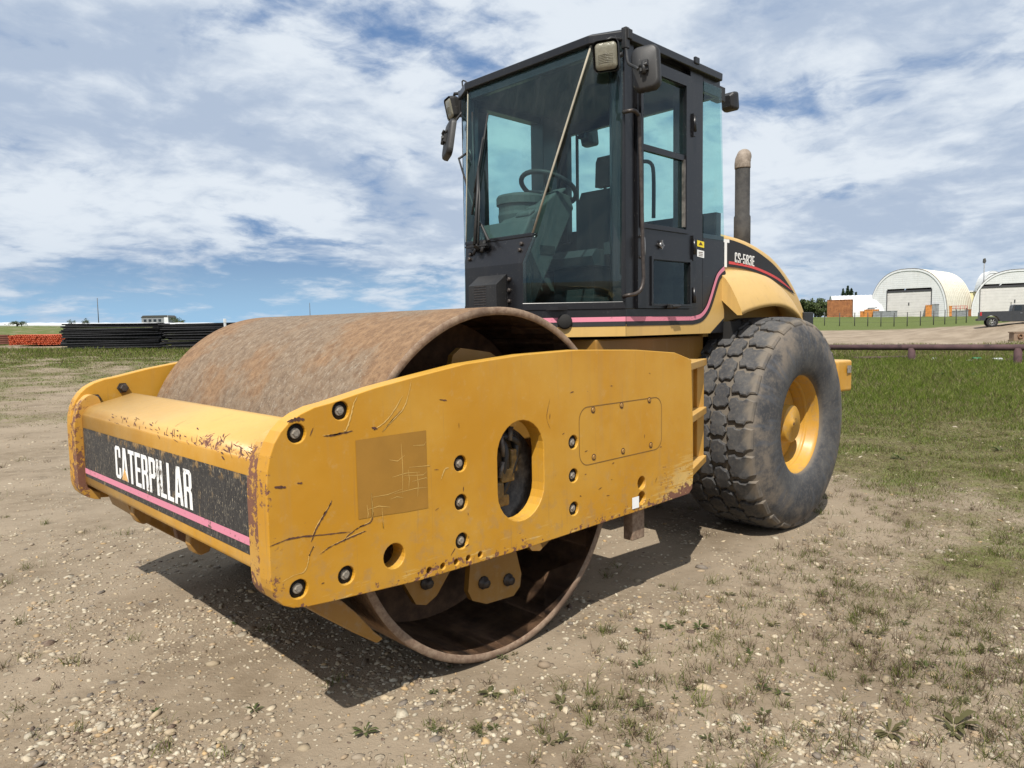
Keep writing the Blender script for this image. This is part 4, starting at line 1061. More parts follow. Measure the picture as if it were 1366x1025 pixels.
# --- lower front panel: vent box, bolts
fx = .912
m = MB(); z0, z1 = 1.50, 1.725; y1 = U(625, 390, 'x', fx-.085).y; y0 = U(662, 392, 'x', fx-.085).y
prof = [(fx+.0, z0), (fx-.085, z0), (fx-.085, z1-.035), (fx-.0, z1+.028)]
m.prism(prof, lambda u, v, w: (u, w, v), y0, y1)
for k in range(11): m.box((fx-.0875, y0+.09, z0+.025+k*.0155), (fx-.0845, y1-.05, z0+.030+k*.0155), 1)
m.build('vent_box', ['black_plastic', 'grey_metal'], cab, .003)
for i, (yy, z) in enumerate([(-.265, 1.925), (-.262, 1.888), (.18, 1.90), (.18, 1.868), (-.195, 1.72), (-.195, 1.655), (-.195, 1.59)]):
    x = FC(z)[0]; m = MB(); m.lathe([(0, -.016), (.008, -.016), (.0125, -.011), (.013, 0)], (x, yy, z), 10, 0, 'x', closed=False, smooth=False); m.build('bolt', 'grey_metal', cab)
# --- wipers: one across the windshield, one on the far corner pane
wx, wy = FC(1.95); hubp = Vector((wx-.03, .09, 1.945))
def on_ws(y, z, off=.03): return (FC(z)[0]-off, y, z)
m = MB(); m.box((wx-.045, .02, 1.925), (wx-.0, .16, 1.955)); m.tube([(wx-.05, .09, 1.93), (wx-.01, .09, 1.96)], .02, 10); m.tube([(wx-.05, .045, 1.90), (wx-.02, .045, 1.97)], .012, 8); m.box((wx-.05, -.0, 1.937), (wx-.02, .2, 1.948))
m.tube([(wx-.05, .12, 1.89), (wx-.03, .10, 1.96)], .010, 8)
m.tube([(wx-.055, .10, 1.95), on_ws(.17, 2.30, .045), on_ws(.215, 2.46, .035)], [.012, .009, .006], 8)
m.tube([(wx-.055, .07, 1.95), on_ws(.14, 2.25, .045), on_ws(.215, 2.46, .035)], [.007, .006, .005], 8)
m.tube([on_ws(.228, 2.16, .012), on_ws(.232, 2.82, .012)], .007, 6); m.tube([on_ws(.223, 2.30, .028), on_ws(.225, 2.66, .028)], .0055, 6)
m.build('windshield_wiper', 'black_plastic', cab)
m = MB(); P0 = Vector((wx-.05, .14, 1.945)); Q = [sidept(facet(.72, 2.2, .0), 1), sidept(facet(.60, 2.36, .05), 1)]
a = U(612, 212, 'y', .40); b = U(625, 203, 'y', .42); c = U(652, 322, 'x', wx-.05); mid = U(632, 278, 'y', .30)
m.tube([tuple(c), tuple(mid), tuple(a)], [.010, .008, .006], 8); m.tube([tuple(a), tuple(b)], .008, 8); m.tube([tuple(U(626, 200, 'y', .42)), tuple(U(630, 214, 'y', .41))], .014, 8)
m.tube([tuple(U(630, 150, 'y', .405)), tuple(U(633, 276, 'y', .30))], .007, 6)
m.build('side_wiper', 'black_plastic', cab)
# --- work lights and mirrors
def rbox(w, d, h, r=.02):  # rounded housing, front face at -x
    m = MB(); o = []
    for cy, cz, a0 in ((w/2-r, h/2-r, 0), (-w/2+r, h/2-r, 90), (-w/2+r, -h/2+r, 180), (w/2-r, -h/2+r, 270)):
        o += [(cy+r*math.cos(R_(a0+a)), cz+r*math.sin(R_(a0+a))) for a in range(0, 91, 15)]
    return o
def work_light(loc, rot, s=1.0, parent=roller, name='work_light'):
    o = rbox(.135, .1, .155, .025); e = MB(); n = len(o)
    rings = [(0.0, 1.0), (-.012, 1.03), (.02, 1.03), (.055, .92), (.085, .60)]
    V = [(dx*s, y*k*s, z*k*s) for dx, k in rings for y, z in o]
    e.add(V, [(r*n+i, r*n+(i+1) % n, (r+1)*n+(i+1) % n, (r+1)*n+i) for r in range(4) for i in range(n)]+[tuple(4*n+i for i in range(n))])
    ob = e.build(name, 'black_plastic', parent); ob.location = loc; ob.rotation_euler = rot
    e = MB(); V = [(-.006*s+dx*s, y*k*s, z*k*s) for dx, k in ((.006, .90), (-.004, .82), (-.008, .5)) for y, z in o]
    e.add(V, [(r*n+i, r*n+(i+1) % n, (r+1)*n+(i+1) % n, (r+1)*n+i) for r in range(2) for i in range(n)]+[tuple(2*n+i for i in range(n))], 0, True)
    for k in range(6): e.tube([(-.013*s, -.04*s, (-.035+k*.008)*s), (-.016*s, 0, (-.030+k*.008)*s), (-.013*s, .04*s, (-.035+k*.008)*s)], .0018*s, 5)
    e.build('lens', 'lamp_lens', ob); return ob
c = U(808.5, 75, 'y', -.72); work_light(tuple(c), (R_(0), R_(-10), R_(22)), 1.04)
m = MB(); m.tube([tuple(c+Vector((.06, 0, 0))), (1.27, PY-.02, c.z+.02)], .014, 8); m.tube([tuple(c+Vector((.0, 0, .08))), tuple(c+Vector((.03, -.01, .10))), (1.27, PY-.01, 3.03)], .010, 8); m.build('light_bracket', 'black_plastic', roller)
c = U(600.5, 145, 'y', .80); work_light(tuple(c), (0, R_(-12), R_(-20)), .95)
m = MB(); m.box((c.x+.02, .67, c.z-.07), (c.x+.09, .73, c.z+.11)); m.tube([tuple(c+Vector((.03, 0, .06))), tuple(c+Vector((.02, -.03, .10))), (c.x+.05, .68, c.z+.09)], .012, 8)
m.tube(smooth_line([(c.x+.06, .70, c.z+.05), (c.x+.05, .72, c.z+.18), (c.x+.06, .67, c.z+.15), (1.33, .64, 3.06)], 4), .006, 6)
m.build('light_bracket', 'black_plastic', roller)
def mirror(loc, rot, w, h, arm):
    o = rbox(w, .1, h, .045); e = MB(); n = len(o)
    rings = [(-.030, .80), (-.024, .93), (-.008, 1.0), (.016, 1.0)]
    e.add([(dx, y*(k if True else 1), z*(1-(1-k)*.7)) for dx, k in rings for y, z in o], [(r*n+i, r*n+(i+1) % n, (r+1)*n+(i+1) % n, (r+1)*n+i) for r in range(3) for i in range(n)]+[tuple(range(n))], 0, True)
    for i in range(len(e.sm)): pass
    e.box((-.052, -.022, -.028), (-.024, .022, .03)); e.tube([(-.05, -.0, .018), (-.05, 0, -.045)], .013, 8); e.tube([(-.06, -.025, 0), (-.045, .025, 0)], .010, 8)
    ob = e.build('mirror', 'black_plastic', roller); ob.location = loc; ob.rotation_euler = rot
    e = MB(); e.add([(.0165, y*.93, z*.93) for y, z in o], [tuple(range(n))]); e.build('mirror_glass', 'chrome_dark', ob)
    e = MB(); e.tube(smooth_line(arm, 4), .009, 8); e.build('mirror_arm', 'black_plastic', roller)
c = U(862, 92, 'y', -.93)
mirror(tuple(c), (R_(-4), R_(4), R_(20)), .155, .245, [(1.29, PY-.02, 2.99), (1.26, PY-.05, 2.955), tuple(U(838, 84, 'y', -.85)), tuple(U(848, 90, 'y', -.93)), tuple(U(857, 95, 'y', -.95)+Vector((-.04, 0, 0)))])
c = U(600, 187, 'y', .80)
mirror(tuple(c), (R_(-6), R_(10), R_(-28)), .20, .27, [(c.x+.04, .70, 2.97), (c.x-.02, .78, 2.86), (c.x-.05, .82, 2.82), tuple(c+Vector((-.05, 0, .06)))])
# rear lights
c = U(970, 139, 'y', -.66); work_light((c.x-.02, -.70, c.z), (0, R_(8), R_(180)), .78)
c2 = U(788, 183, 'x', 2.50); work_light((2.50, c2.y, c2.z), (0, R_(8), R_(180)), .95)
m = MB(); m.box((2.38, -.73, c.z-.03), (2.47, -.67, c.z+.06)); m.build('light_bracket', 'black_plastic', roller); m = MB(); m.box((2.38, c2.y-.03, c2.z-.03), (2.47, c2.y+.03, c2.z+.09)); m.build('light_bracket', 'black_plastic', roller)
m = MB()
for k in range(3): m.tube(smooth_line([(2.43, -.72, 1.96-.05*k), (2.50, -.70, 1.95-.05*k), (2.58, -.66, 1.975-.06*k), (2.60, -.63, 1.93-.05*k), (2.46, -.70, 1.88-.05*k)], 4), .006, 6)
m.build('wiring_loop', 'hose', roller)
# --- inside the cab
m = MB()
m.box((1.0, -.5, 1.53), (2.38, .44, 1.55)); cab_in = m.build('cab_floor', 'black_satin', cab)
m = MB()
# dashboard tower: leaning column with a ribbed cover, a low shelf behind the lower front panel
m.prism([(.98, 1.54), (1.20, 1.54), (1.62, 2.22), (1.58, 2.30), (1.46, 2.32), (1.16, 2.10), (1.0, 1.98)], lambda u, v, w: (u, w, v), -.10, .16)
m.prism([(.98, 1.54), (1.06, 1.54), (1.06, 1.96), (1.10, 2.08), (1.05, 2.09), (.99, 1.99)], lambda u, v, w: (u, w, v), -.24, .24)
for k in range(5): m.prism([(1.20+k*.075, 2.13+k*.042), (1.255+k*.075, 2.16+k*.042), (1.25+k*.075, 2.185+k*.042), (1.20+k*.075, 2.155+k*.042)], lambda u, v, w: (u, w, v), -.095, .04)
con = m.build('console', 'console_grey', cab, .012)
m = MB(); m.box((1.28, -.104, 1.90), (1.42, -.099, 1.955), 0, None); m.build('console_slot', 'bolt_dark', con)
m = MB(); m.lathe([(0, 2.12), (.15, 2.12), (.155, 2.17), (.15, 2.19), (.15, 2.235), (.165, 2.24), (.165, 2.285), (.155, 2.30), (.09, 2.315), (0, 2.32)], (1.36, .14, 0), 28, 0, 'z', closed=False, smooth=False); m.build('instrument_pod', 'console_grey', con)
ctr = Vector((1.50, .02, 2.355)); tilt = Matrix.Rotation(R_(26), 4, 'Y')
m = MB(); ringp = [tuple(ctr+tilt @ Vector((.19*math.cos(a), .19*math.sin(a), 0))) for a in np.linspace(0, 2*math.pi, 33)]
m.tube(ringp, .0165, 10, caps=False)
for a in (90, 210, 330): m.tube([tuple(ctr-Vector((0, 0, .03))), tuple(ctr+tilt @ Vector((.18*math.cos(R_(a)), .18*math.sin(R_(a)), 0)))], .013, 8)
m.tube([tuple(ctr-Vector((.03, 0, .2))), tuple(ctr)], .03, 12); m.build('steering_wheel', 'black_satin', cab)
m = MB()
m.prism([(-.22, 0), (.24, 0), (.26, .05), (.22, .11), (-.20, .11), (-.25, .06)], lambda u, v, w: (1.83+u, w, 1.83+v), -.28, .24)
m.prism([(2.02, 1.92), (2.10, 1.92), (2.17, 2.36), (2.15, 2.42), (2.09, 2.42), (2.06, 2.36)], lambda u, v, w: (u, w, v), -.27, .23)
m.prism([(2.09, 2.44), (2.16, 2.44), (2.18, 2.62), (2.16, 2.66), (2.12, 2.66), (2.10, 2.62)], lambda u, v, w: (u, w, v), -.15, .10)
m.box((1.70, -.20, 1.55), (2.0, .16, 1.83)); m.box((1.68, -.37, 1.90), (2.08, -.30, 1.98)); m.box((1.68, .26, 1.90), (2.08, .33, 1.98)); m.tube([(2.12, -.08, 2.40), (2.12, -.08, 2.46)], .012); m.tube([(2.12, .03, 2.40), (2.12, .03, 2.46)], .012)
m.tube([(2.13, -.17, 2.55), (2.13, -.17, 2.86), (2.135, -.17, 2.88)], [.02, .012, .003], 8)
m.build('seat', 'seat_fabric', cab, .03, 3)
m = MB(); m.box((1.42, .44, 1.55), (2.34, .60, 1.80)); m.build('cab_side_tray', 'console_grey', cab)
m = MB(); m.tube([(2.0, -.60, 2.0), (2.0, -.60, 2.0)], .01); 
m = MB(); m.tube(smooth_line([(2.25, -.30, 2.19), (2.25, -.30, 2.50), (2.25, -.27, 2.58), (2.25, -.2, 2.60)], 4), .014, 8); m.build('grab_hoop', 'black_satin', cab)

# ================================================================== background
def gz(x, y): return float(T(np.array([x]), np.array([y]))[0])
def at(px, d, dz=0.0):
    x, y = PD(px, d); return Vector((x, y, gz(x, y)+dz))
def face_yaw(): return YAW-math.pi/2          # rotation that turns a thing's -y side towards the photographer
simple('pipe_black', (.012, .012, .014), .7, var=.6, spec=.25); simple('pipe_orange', (.50, .10, .035), .6, var=.3, scale=3); simple('pipe_maroon', (.15, .055, .035), .7)
simple('white_sheet', (.60, .61, .62), .6, var=.06, scale=2); simple('white_cladding', (.60, .61, .61), .5, var=.06, scale=1.2); simple('cream_fabric', (.60, .57, .47), .7, var=.05, scale=.5)

def striped(name, c, line, axis, period, frac):
    def f(N):
        oc = OC(N); s = N.n('ShaderNodeSeparateXYZ', inp={0: oc}).outputs[axis]
        w = N.m('FRACT', N.m('DIVIDE', s, period)); n = N.noise(oc, .7, 5, .6)
        k = N.m('LESS_THAN', w, frac); st = N.noise(N.mapv(oc, (3, 3, .4)), 1.5, 4, .6)
        col = N.mix(N.ss(n, .35, .7), c, tuple(x*.9 for x in c)); col = N.mix(N.m('MULTIPLY', N.ss(st, .5, .75), .35), col, (.36, .31, .22))
        return PB(N, N.mix(N.m('MULTIPLY', k, .8), col, line), .65)
    return mat(name, f)
striped('rib_fabric', (.60, .57, .48), (.26, .20, .12), 1, 1.25, .26); striped('board_cladding', (.60, .61, .61), (.33, .34, .35), 2, .42, .10)
simple('cream_wall', (.68, .62, .36), .7); simple('door_white', (.56, .54, .52), .5, var=.05, scale=1); simple('door_gap', (.04, .04, .045), .8)
simple('equip_orange', (.48, .19, .04), .6, var=.25, scale=2); simple('equip_red', (.40, .06, .05), .6); simple('equip_grey', (.22, .23, .24), .6, .2, .2, 3)
simple('post_dark', (.05, .05, .045), .8); simple('pole_wood', (.08, .07, .06), .8)
simple('bark', (.07, .055, .04), .9); simple('truck_paint', (.055, .058, .062), .35, .4, .1); simple('truck_glass', (.02, .025, .03), .1); simple('tyre_plain', (.02, .02, .02), .9); simple('wheel_alloy', (.30, .30, .30), .4, .7)
simple('debris_green', (.03, .22, .10), .6); simple('chrome_strip', (.5, .5, .5), .3, .8); simple('lamp_red', (.35, .02, .02), .4)
def leafmat(name, a, b):
    def f(N):
        at_ = N.n('ShaderNodeAttribute', attribute_name='tone').outputs['Fac']
        return PB(N, N.mix(at_, a, b), .7, 0, None, **{'Specular IOR Level': .2})
    return mat(name, f)
leafmat('leaf_dark', (.030, .045, .016), (.085, .110, .040)); leafmat('conifer', (.014, .028, .014), (.035, .060, .026))
# ---- pipe stacks
NSEG = 8
def pipe_mesh(name, L, r, mats, hollow=True):
    m = MB(); m.lathe([(r, -L/2), (r, L/2), (r*.84, L/2), (r*.84, L/2-.25), (0, L/2-.25)], (0, 0, 0), 12, 0, 'x', closed=False)
    m.lathe([(r, -L/2), (r*.84, -L/2), (r*.84, -L/2+.25), (0, -L/2+.25)], (0, 0, 0), 12, 0, 'x', closed=False)
    return m.mesh(name, mats)
rs = random.Random(11)
r = .036; L = 5.2; me = pipe_mesh('steel_pipe', L, r, ['pipe_black'])
base = at(85, 38.2); ux = rt.normalized(); uy = FH
rows = 19
grp = 'black steel pipes in the long stack'
for bay in range(4):
    for k in range(rows):
        for dpt in range(3 if k < rows-1 else 6):
            off = (bay+.5)*(L+.06)+rs.uniform(-.6, .6)*(1 if bay else .35); nd = dpt*.13+(.07 if k % 2 else 0)+rs.uniform(-.07, .07)
            p = Vector((CX, CY, 0))+FH*0+(base-Vector((CX, CY, 0)))
            p = base+ux*off+uy*nd
            z = gz(p.x, p.y)+.08+r+k*(.0695+bay*.0024)+rs.uniform(-.016, .016)
            o = bpy.data.objects.new('steel_pipe', me); COL.objects.link(o); o.location = (p.x, p.y, z); o.rotation_euler = (rs.uniform(0, 6), rs.uniform(-.012, .012), math.atan2(ux.y, ux.x)+rs.uniform(-.02, .02))
            tag(o, 'black steel pipe lying in the long stack behind the drum', 'pipe', grp)
m = MB()
for k in range(9):
    p = base+ux*(.6+k*2.5); q = p+uy*1.0; z = gz(p.x, p.y)+.05
    m.tube([(p.x, p.y, z), (q.x, q.y, z)], .06, 6)
o = m.build('timber_bearers', 'pole_wood'); tag(o, 'timber bearers lying on the ground under the black pipe stack', 'timber')
me = pipe_mesh('orange_pipe', 6.0, .062, ['pipe_orange'])
ob0 = at(15, 45.0)
for k in range(5):
    for i in range(25-k % 2):
        p = ob0+ux*(i*.142+(.07 if k % 2 else 0)+rs.uniform(-.01, .01))+uy*(3.0+rs.uniform(-.06, .06)); z = gz(p.x, p.y)+.08+.062+k*.122+rs.uniform(-.008, .008)
        o = bpy.data.objects.new('orange_pipe', me); COL.objects.link(o); o.location = (p.x, p.y, z); o.rotation_euler = (0, 0, math.atan2(uy.y, uy.x))
        tag(o, 'orange red pipe in the low stack left of the black pipes', 'pipe', 'orange pipes in the low stack')
me = pipe_mesh('maroon_pipe', 6.0, .062, ['pipe_maroon'])
for k in range(5):
    p = ob0+ux*(-3.2)+uy*(.3); z = gz(p.x, p.y)+.14+k*.122
    o = bpy.data.objects.new('maroon_pipe', me); COL.objects.link(o); o.location = (p.x, p.y, z); o.rotation_euler = (0, 0, math.atan2(ux.y, ux.x)); tag(o, 'dark maroon pipe lying sideways at the left edge of the view', 'pipe', 'maroon pipes at the left edge')
x, y = PD(303, 37.5); m = MB(); m.box((-.05, -.05, 0), (.05, .05, 1.62)); m.box((-.06, -.06, 1.45), (.06, .06, 1.66)); o = m.build('marker_post', 'white_sheet', bevel=.01, loc=(x, y, gz(x, y))); tag(o, 'thin white marker post in front of the black pipe stack', 'post')
# ---- long white storage bag on the left horizon
a = at(-150, 255); b = at(330, 255); m = MB(); N_ = 60
V = []; sec = [(-1.3, 0), (-1.5, .5), (-1.2, 1.0), (-.6, 1.3), (0, 1.4), (.6, 1.3), (1.2, 1.0), (1.5, .5), (1.3, 0)]
for i in range(N_+1):
    p = a.lerp(b, i/N_); k = min(1, min(i, N_-i)/2+.25)*(1+rs.uniform(-.07, .07))
    for (w, h) in sec: V.append((p.x+uy.x*w, p.y+uy.y*w, gz(p.x, p.y)+h*.85*k))
ns = len(sec); m.add(V, [(i*ns+j, i*ns+j+1, (i+1)*ns+j+1, (i+1)*ns+j) for i in range(N_) for j in range(ns-1)], 0, True)
o = m.build('storage_bag', 'white_sheet'); tag(o, 'very long low white storage bag along the far edge of the green field', 'storage bag')
# small far building and poles
c = at(216, 330); e = tag(empty('farm_building', c, face_yaw()), 'small grey farm building with white end on the left horizon', 'building')
m = MB(); m.box((-6, -4, 0), (6, 4, 3.3)); m.prism([(-6.3, 3.3), (-5.2, 4.2), (5.2, 4.2), (6.3, 3.3)], lambda u, v, w: (u, w, v), -4.2, 4.2, 1); m.build('wall', ['equip_grey', 'post_dark'], e)
for i in range(4): k = MB(); k.box((-5+i*2.2, -4.1, 1.4), (-3.8+i*2.2, -4.0, 2.5)); k.build('window', 'truck_glass', e)
m = MB(); m.box((4.2, -4.15, .2), (6.02, -3.9, 3.9)); m.build('end_panel', 'white_sheet', e)
def pole(px, d, h, label, cat='pole', name='utility_pole', cross=True):
    c = at(px, d); e = tag(empty(name, c, face_yaw()), label, cat); m = MB(); m.tube([(0, 0, -.3), (0, 0, h)], [.17, .11] if name == 'utility_pole' else [.16, .11], 8)
    m.build('pole_shaft', 'pole_wood' if name == 'utility_pole' else 'equip_grey', e)
    if cross: m = MB(); m.box((-.9, -.06, h-.6), (.9, .06, h-.45)); m.build('cross_arm', 'pole_wood', e)
    return e
pole(135.5, 280, 10.6, 'tall dark utility pole standing on the left horizon', cross=False); pole(416.5, 330, 9.6, 'shorter dark utility pole on the horizon just above the drum', cross=False)
# ---- trees and bushes
def tree(name, px, d, h, w, label, group=None, kind='bush', n=900, m_='leaf_dark', seed=0, cat=None):
    rs_ = np.random.default_rng(seed+int(px)); c = at(px, d); e = tag(empty(name, c), label, cat or kind, group)
    nb = 9; C_ = []
    for k in range(nb if kind != 'conifer' else 14):
        if kind == 'conifer':
            z = h*(.12+.86*k/13); R0 = w*.5*(1-z/h)*1.1+.1; C_.append((rs_.normal(0, .1*R0), rs_.normal(0, .1*R0), z, R0, .09*h))
        else:
            z = h*rs_.uniform(.25, .85); R0 = w*.5*(1-.55*abs(z/h-.5)); C_.append((rs_.uniform(-1, 1)*R0*.7, rs_.uniform(-1, 1)*R0*.7, z, w*.23*rs_.uniform(.7, 1.3), h*.17*rs_.uniform(.8, 1.3)))
    C_ = np.array(C_); idx = rs_.integers(0, len(C_), n); u = rs_.normal(0, 1, (n, 3)); u /= np.linalg.norm(u, axis=1)[:, None]; rr = rs_.random(n)**.4
    P = np.stack([C_[idx, 0]+u[:, 0]*rr*C_[idx, 3], C_[idx, 1]+u[:, 1]*rr*C_[idx, 3], np.clip(C_[idx, 2]+u[:, 2]*rr*C_[idx, 4], .05, None)], 1)
    s = np.sqrt(w*h)*.045*rs_.uniform(.6, 1.4, n)
    A = rs_.normal(0, 1, (n, 3)); A /= np.linalg.norm(A, axis=1)[:, None]; B = np.cross(A, rs_.normal(0, 1, (n, 3))); B /= np.linalg.norm(B, axis=1)[:, None]
    V = np.stack([P-A*s[:, None], P+B*s[:, None]*.7, P+A*s[:, None], P-B*s[:, None]*.7], 1).reshape(-1, 3)
    me = bpy.data.meshes.new('crown'); me.from_pydata(V.tolist(), [], np.arange(4*n).reshape(-1, 4).tolist()); me.materials.append(MATS[m_])
    t_ = np.clip(rs_.random(n)*.6+np.repeat(rs_.random(len(C_)), 1)[idx]*.4, 0, 1); a_ = me.attributes.new('tone', 'FLOAT', 'POINT'); a_.data.foreach_set('value', np.repeat(t_, 4).astype(np.float32))
    o = bpy.data.objects.new('crown', me); COL.objects.link(o); o.parent = e
    m = MB(); m.tube([(0, 0, -.2), (0, 0, h*.35), (.03*w, 0, h*.7)], [w*.035+.05, w*.028+.03, .02], 7)
    for k in range(5):
        a = rs_.uniform(0, 6.28); z = h*rs_.uniform(.2, .55); m.tube([(0, 0, z), (math.cos(a)*w*.3, math.sin(a)*w*.3, z+h*.22)], [w*.02+.01, .01], 5)
    m.build('trunk', 'bark', e); return e
tb = 'leafy trees behind the roller on the right'
for i, (px, d, h, w) in enumerate([(1080, 168, 4.4, 4.6), (1087, 172, 4.8, 5.2), (1094, 168, 3.7, 4.6), (1072, 170, 4.2, 5.0), (1100, 175, 2.8, 4.2), (1062, 172, 4.0, 5)]):
    tree('leafy_tree', px, d, h, w, 'dark leafy tree beside the small quonset hut, just right of the hood', tb, 'tree', 1500, seed=i)
for i, (px, d, h, w) in enumerate([(1124, 185, 8.0, 4.2), (1130, 188, 8.8, 4.6), (1135, 186, 8.2, 4.2), (1141, 190, 7.4, 4.6)]):
    tree('spruce_tree', px, d, h-1, w, 'dark pointed spruce rising behind the small quonset hut', 'spruces behind the small quonset hut', 'conifer', 900, 'conifer', seed=i, cat='tree')
for i, (px, d, h, w) in enumerate([(27, 240, 2.2, 6), (33, 242, 1.7, 4), (99, 245, 2.4, 2.6), (117, 244, 3.0, 2.6), (240, 300, 3.6, 5.5), (246, 300, 2.9, 4), (206, 330, 2.8, 4), (430, 320, 3.4, 4.2)]):
    tree('bush', px, d, h, w, 'small dark bush standing on the left horizon', 'bushes on the left horizon', 'bush', 350, seed=40+i)
# ---- quonset huts
def quonset(px, d, W, H, L, yaw, label, door, mt='board_cladding', side='rib_fabric', ribs=14, name='quonset_hut'):
    c = at(px, d); e = tag(empty(name, c-Vector((0, 0, .3)), yaw), label, 'building')
    def arch(k, n=32, s=1.0):
        o = []
        for i in range(n+1):
            a = math.pi*i/n; x = -math.cos(a); z = math.sin(a)
            x = math.copysign(abs(x)**.80, x)
            o.append((x*W/2*s, (z**.86)*H*s))
        return o
    A = arch(0); m = MB()
    # corrugated shell with ribs
    nL = ribs*4; V = []
    for k in range(nL+1):
        b = 1+.014*(k % 4 == 0)
        V += [(x*b, k*L/nL, z*b) for x, z in A]
    n = len(A); m.add(V, [(k*n+i, k*n+i+1, (k+1)*n+i+1, (k+1)*n+i) for k in range(nL) for i in range(n-1)], 0, False)
    m.build('roof', side, e)
    for yy, nm in ((.05, 'front_wall'), (L-.05, 'back_wall')):
        m = MB(); dx0, dx1, dh = door
        out = [(x*.985, z*.985) for x, z in A]
        if nm == 'front_wall':
            # horizontal cladding boards around the door opening
            nb = 26
            for k in range(nb):
                z0, z1 = k*H*.985/nb, (k+1)*H*.985/nb-.012; zm = (z0+z1)/2
                xs_ = [x for x, z in out if z >= zm] ; hw = max(abs(min(xs_, default=0)), abs(max(xs_, default=0)))
                hw = float(np.interp(zm, [z for x, z in out[:n//2+1]], [-x for x, z in out[:n//2+1]]))
                if hw < .3: continue
                segs = [(-hw, hw)] if z0 > dh-.05 else [(-hw, dx0), (dx1, hw)]
                for a_, b_ in segs: m.box((a_, .0, z0), (b_, .12-.02*(k % 2), z1+.012))
            m.build(nm, mt, e)
        else:
            m.add([(x, yy, z) for x, z in out], [tuple(range(len(out)))]); m.build(nm, mt, e)
    m = MB(); V = []
    for (x, z) in A: V += [(x*1.0, -.12, z), (x*1.0, .12, z), (x*.965, .12, z*.965), (x*.965, -.12, z*.965)]
    m.add(V, [(i*4+k, i*4+(k+1) % 4, (i+1)*4+(k+1) % 4, (i+1)*4+k) for i in range(n-1) for k in range(4)], 0, False); m.build('front_arch', 'white_sheet', e)
    m = MB(); nd = 10
    for k in range(nd): m.box((dx0, .18, k*dh*.93/nd), (dx1, .24, (k+1)*dh*.93/nd-.05))
    m.box((dx0, .20, 0), (dx1, .22, dh*.93)); dr = m.build('door', 'door_white', e)
    m = MB(); m.box((dx0-.1, .1, dh*.93), (dx1+.1, .30, dh), 0); m.box((dx0-.14, -.02, 0), (dx0, .1, dh+.1)); m.box((dx1, -.02, 0), (dx1+.14, .1, dh+.1)); m.build('door_frame', 'door_gap', e)
    m = MB(); m.box(((dx0+dx1)/2-.1, .12, dh*.45), ((dx0+dx1)/2+.1, .18, dh*.55)); m.build('door_handle', 'door_gap', dr); return e
fy = face_yaw()
k = 150/FPX
quonset(1209, 150, 95*k, 64.5*k, 17, fy-R_(47), 'large white quonset hut with a closed white door, left one of two', (-3.9, 4.5, 37*k))
quonset(1356, 148, 104*k, 62.5*k, 24, fy-R_(40), 'large white quonset hut with a wide door behind the parked pickup', (-6.5, 5.5, 43*k))
quonset(1108, 160, 8, 5.0, 12, fy-R_(108), 'small low white quonset hut behind the rusty container', (-1, 1, .5), 'white_sheet', 'white_sheet')
quonset(1322, 180, 6, 11.6, 6, fy-R_(20), 'white dome roof peeking over the right quonset hut', (-1, 1, 3), 'white_sheet', 'white_sheet')
c = at(1292, 170); e = tag(empty('cream_building', c, fy), 'cream walled building between the two large quonset huts', 'building')
m = MB(); m.box((-3.2, 0, -.5), (2.6, 8, 5.8)); m.build('wall', 'cream_wall', e); m = MB(); m.box((-3.4, -.2, 5.8), (2.8, 8.2, 6.1)); m.build('roof', 'white_sheet', e)
m = MB(); m.box((-2.2, -.3, 5.0), (-1.4, -.0, 5.6)); m.build('wall_lamp', 'post_dark', e)
e = pole(1310, 165, 13.2, 'slim light pole above the right quonset hut', 'pole', 'light_pole', False)
m = MB(); m.prism([(-.3, 0), (.1, -.2), (.35, .3), (.1, 1.0), (-.25, .8)], lambda u, v, w: (u, w, 12.2+v), -.15, .15); m.build('lamp_head', 'post_dark', e)
# ---- equipment in front of the huts
def crate(name, px, d, w, h, dp, mt, label, cat, extra=None, yaw=0.0, ribs=6):
    c = at(px, d); e = tag(empty(name, c, fy+yaw-R_(30)), label, cat); m = MB(); m.box((-w/2, 0, 0), (w/2, dp, h)); 
    for k in range(ribs): 
        x = -w/2+w*(k+.25)/ribs; m.box((x, -.06, .1), (x+w/ribs*.4, .0, h-.1))
    m.box((-w/2-.05, -.08, h-.12), (w/2+.05, dp+.05, h)); m.box((-w/2-.05, -.08, 0), (w/2+.05, dp+.05, .14)); m.build('body', mt, e, .02)
    if extra: extra(e)
    return e
crate('rusty_container', 1119.5, 150, 4.7, 3.6, 2.4, 'rust_orange', 'rusty orange steel container in front of the small quonset hut', 'container', ribs=9)
def ex1(e):
    m = MB(); m.box((-.7, .2, 1.4), (.5, 1.2, 1.9)); m.tube([(-1, .3, 1.5), (1, .3, 1.9)], .1, 8); m.build('engine_cover', 'equip_grey', e, .04)
def ex2(e):
    m = MB()
    for x in (-1.3, -.6, .1, .8, 1.3): m.tube([(x, .1, 1.2), (x, .1, 2.1)], .05, 6)
    m.tube([(-1.3, .1, 2.1), (1.3, .1, 2.1)], .05, 6); m.tube([(-1.3, .1, 1.65), (1.3, .1, 1.65)], .05, 6); m.build('guard_rail', 'equip_red', e)
crate('skid_tank', 1162, 146, 2.6, 1.5, 1.6, 'equip_orange', 'orange skid unit standing at the left of the hut door', 'machine', ex1)
crate('steel_bin', 1152, 147, 1.4, 1.2, 1.4, 'equip_orange', 'small brown orange bin at the corner of the small quonset hut', 'bin')
crate('flat_tank', 1180, 144, 4.2, 1.25, 1.8, 'equip_grey', 'long flat grey tank lying in front of the hut door', 'tank', ribs=3)
crate('orange_skid', 1238, 146, 1.1, 2.3, 1.4, 'equip_orange', 'narrow orange machine at the right edge of the hut door', 'machine', ribs=3)
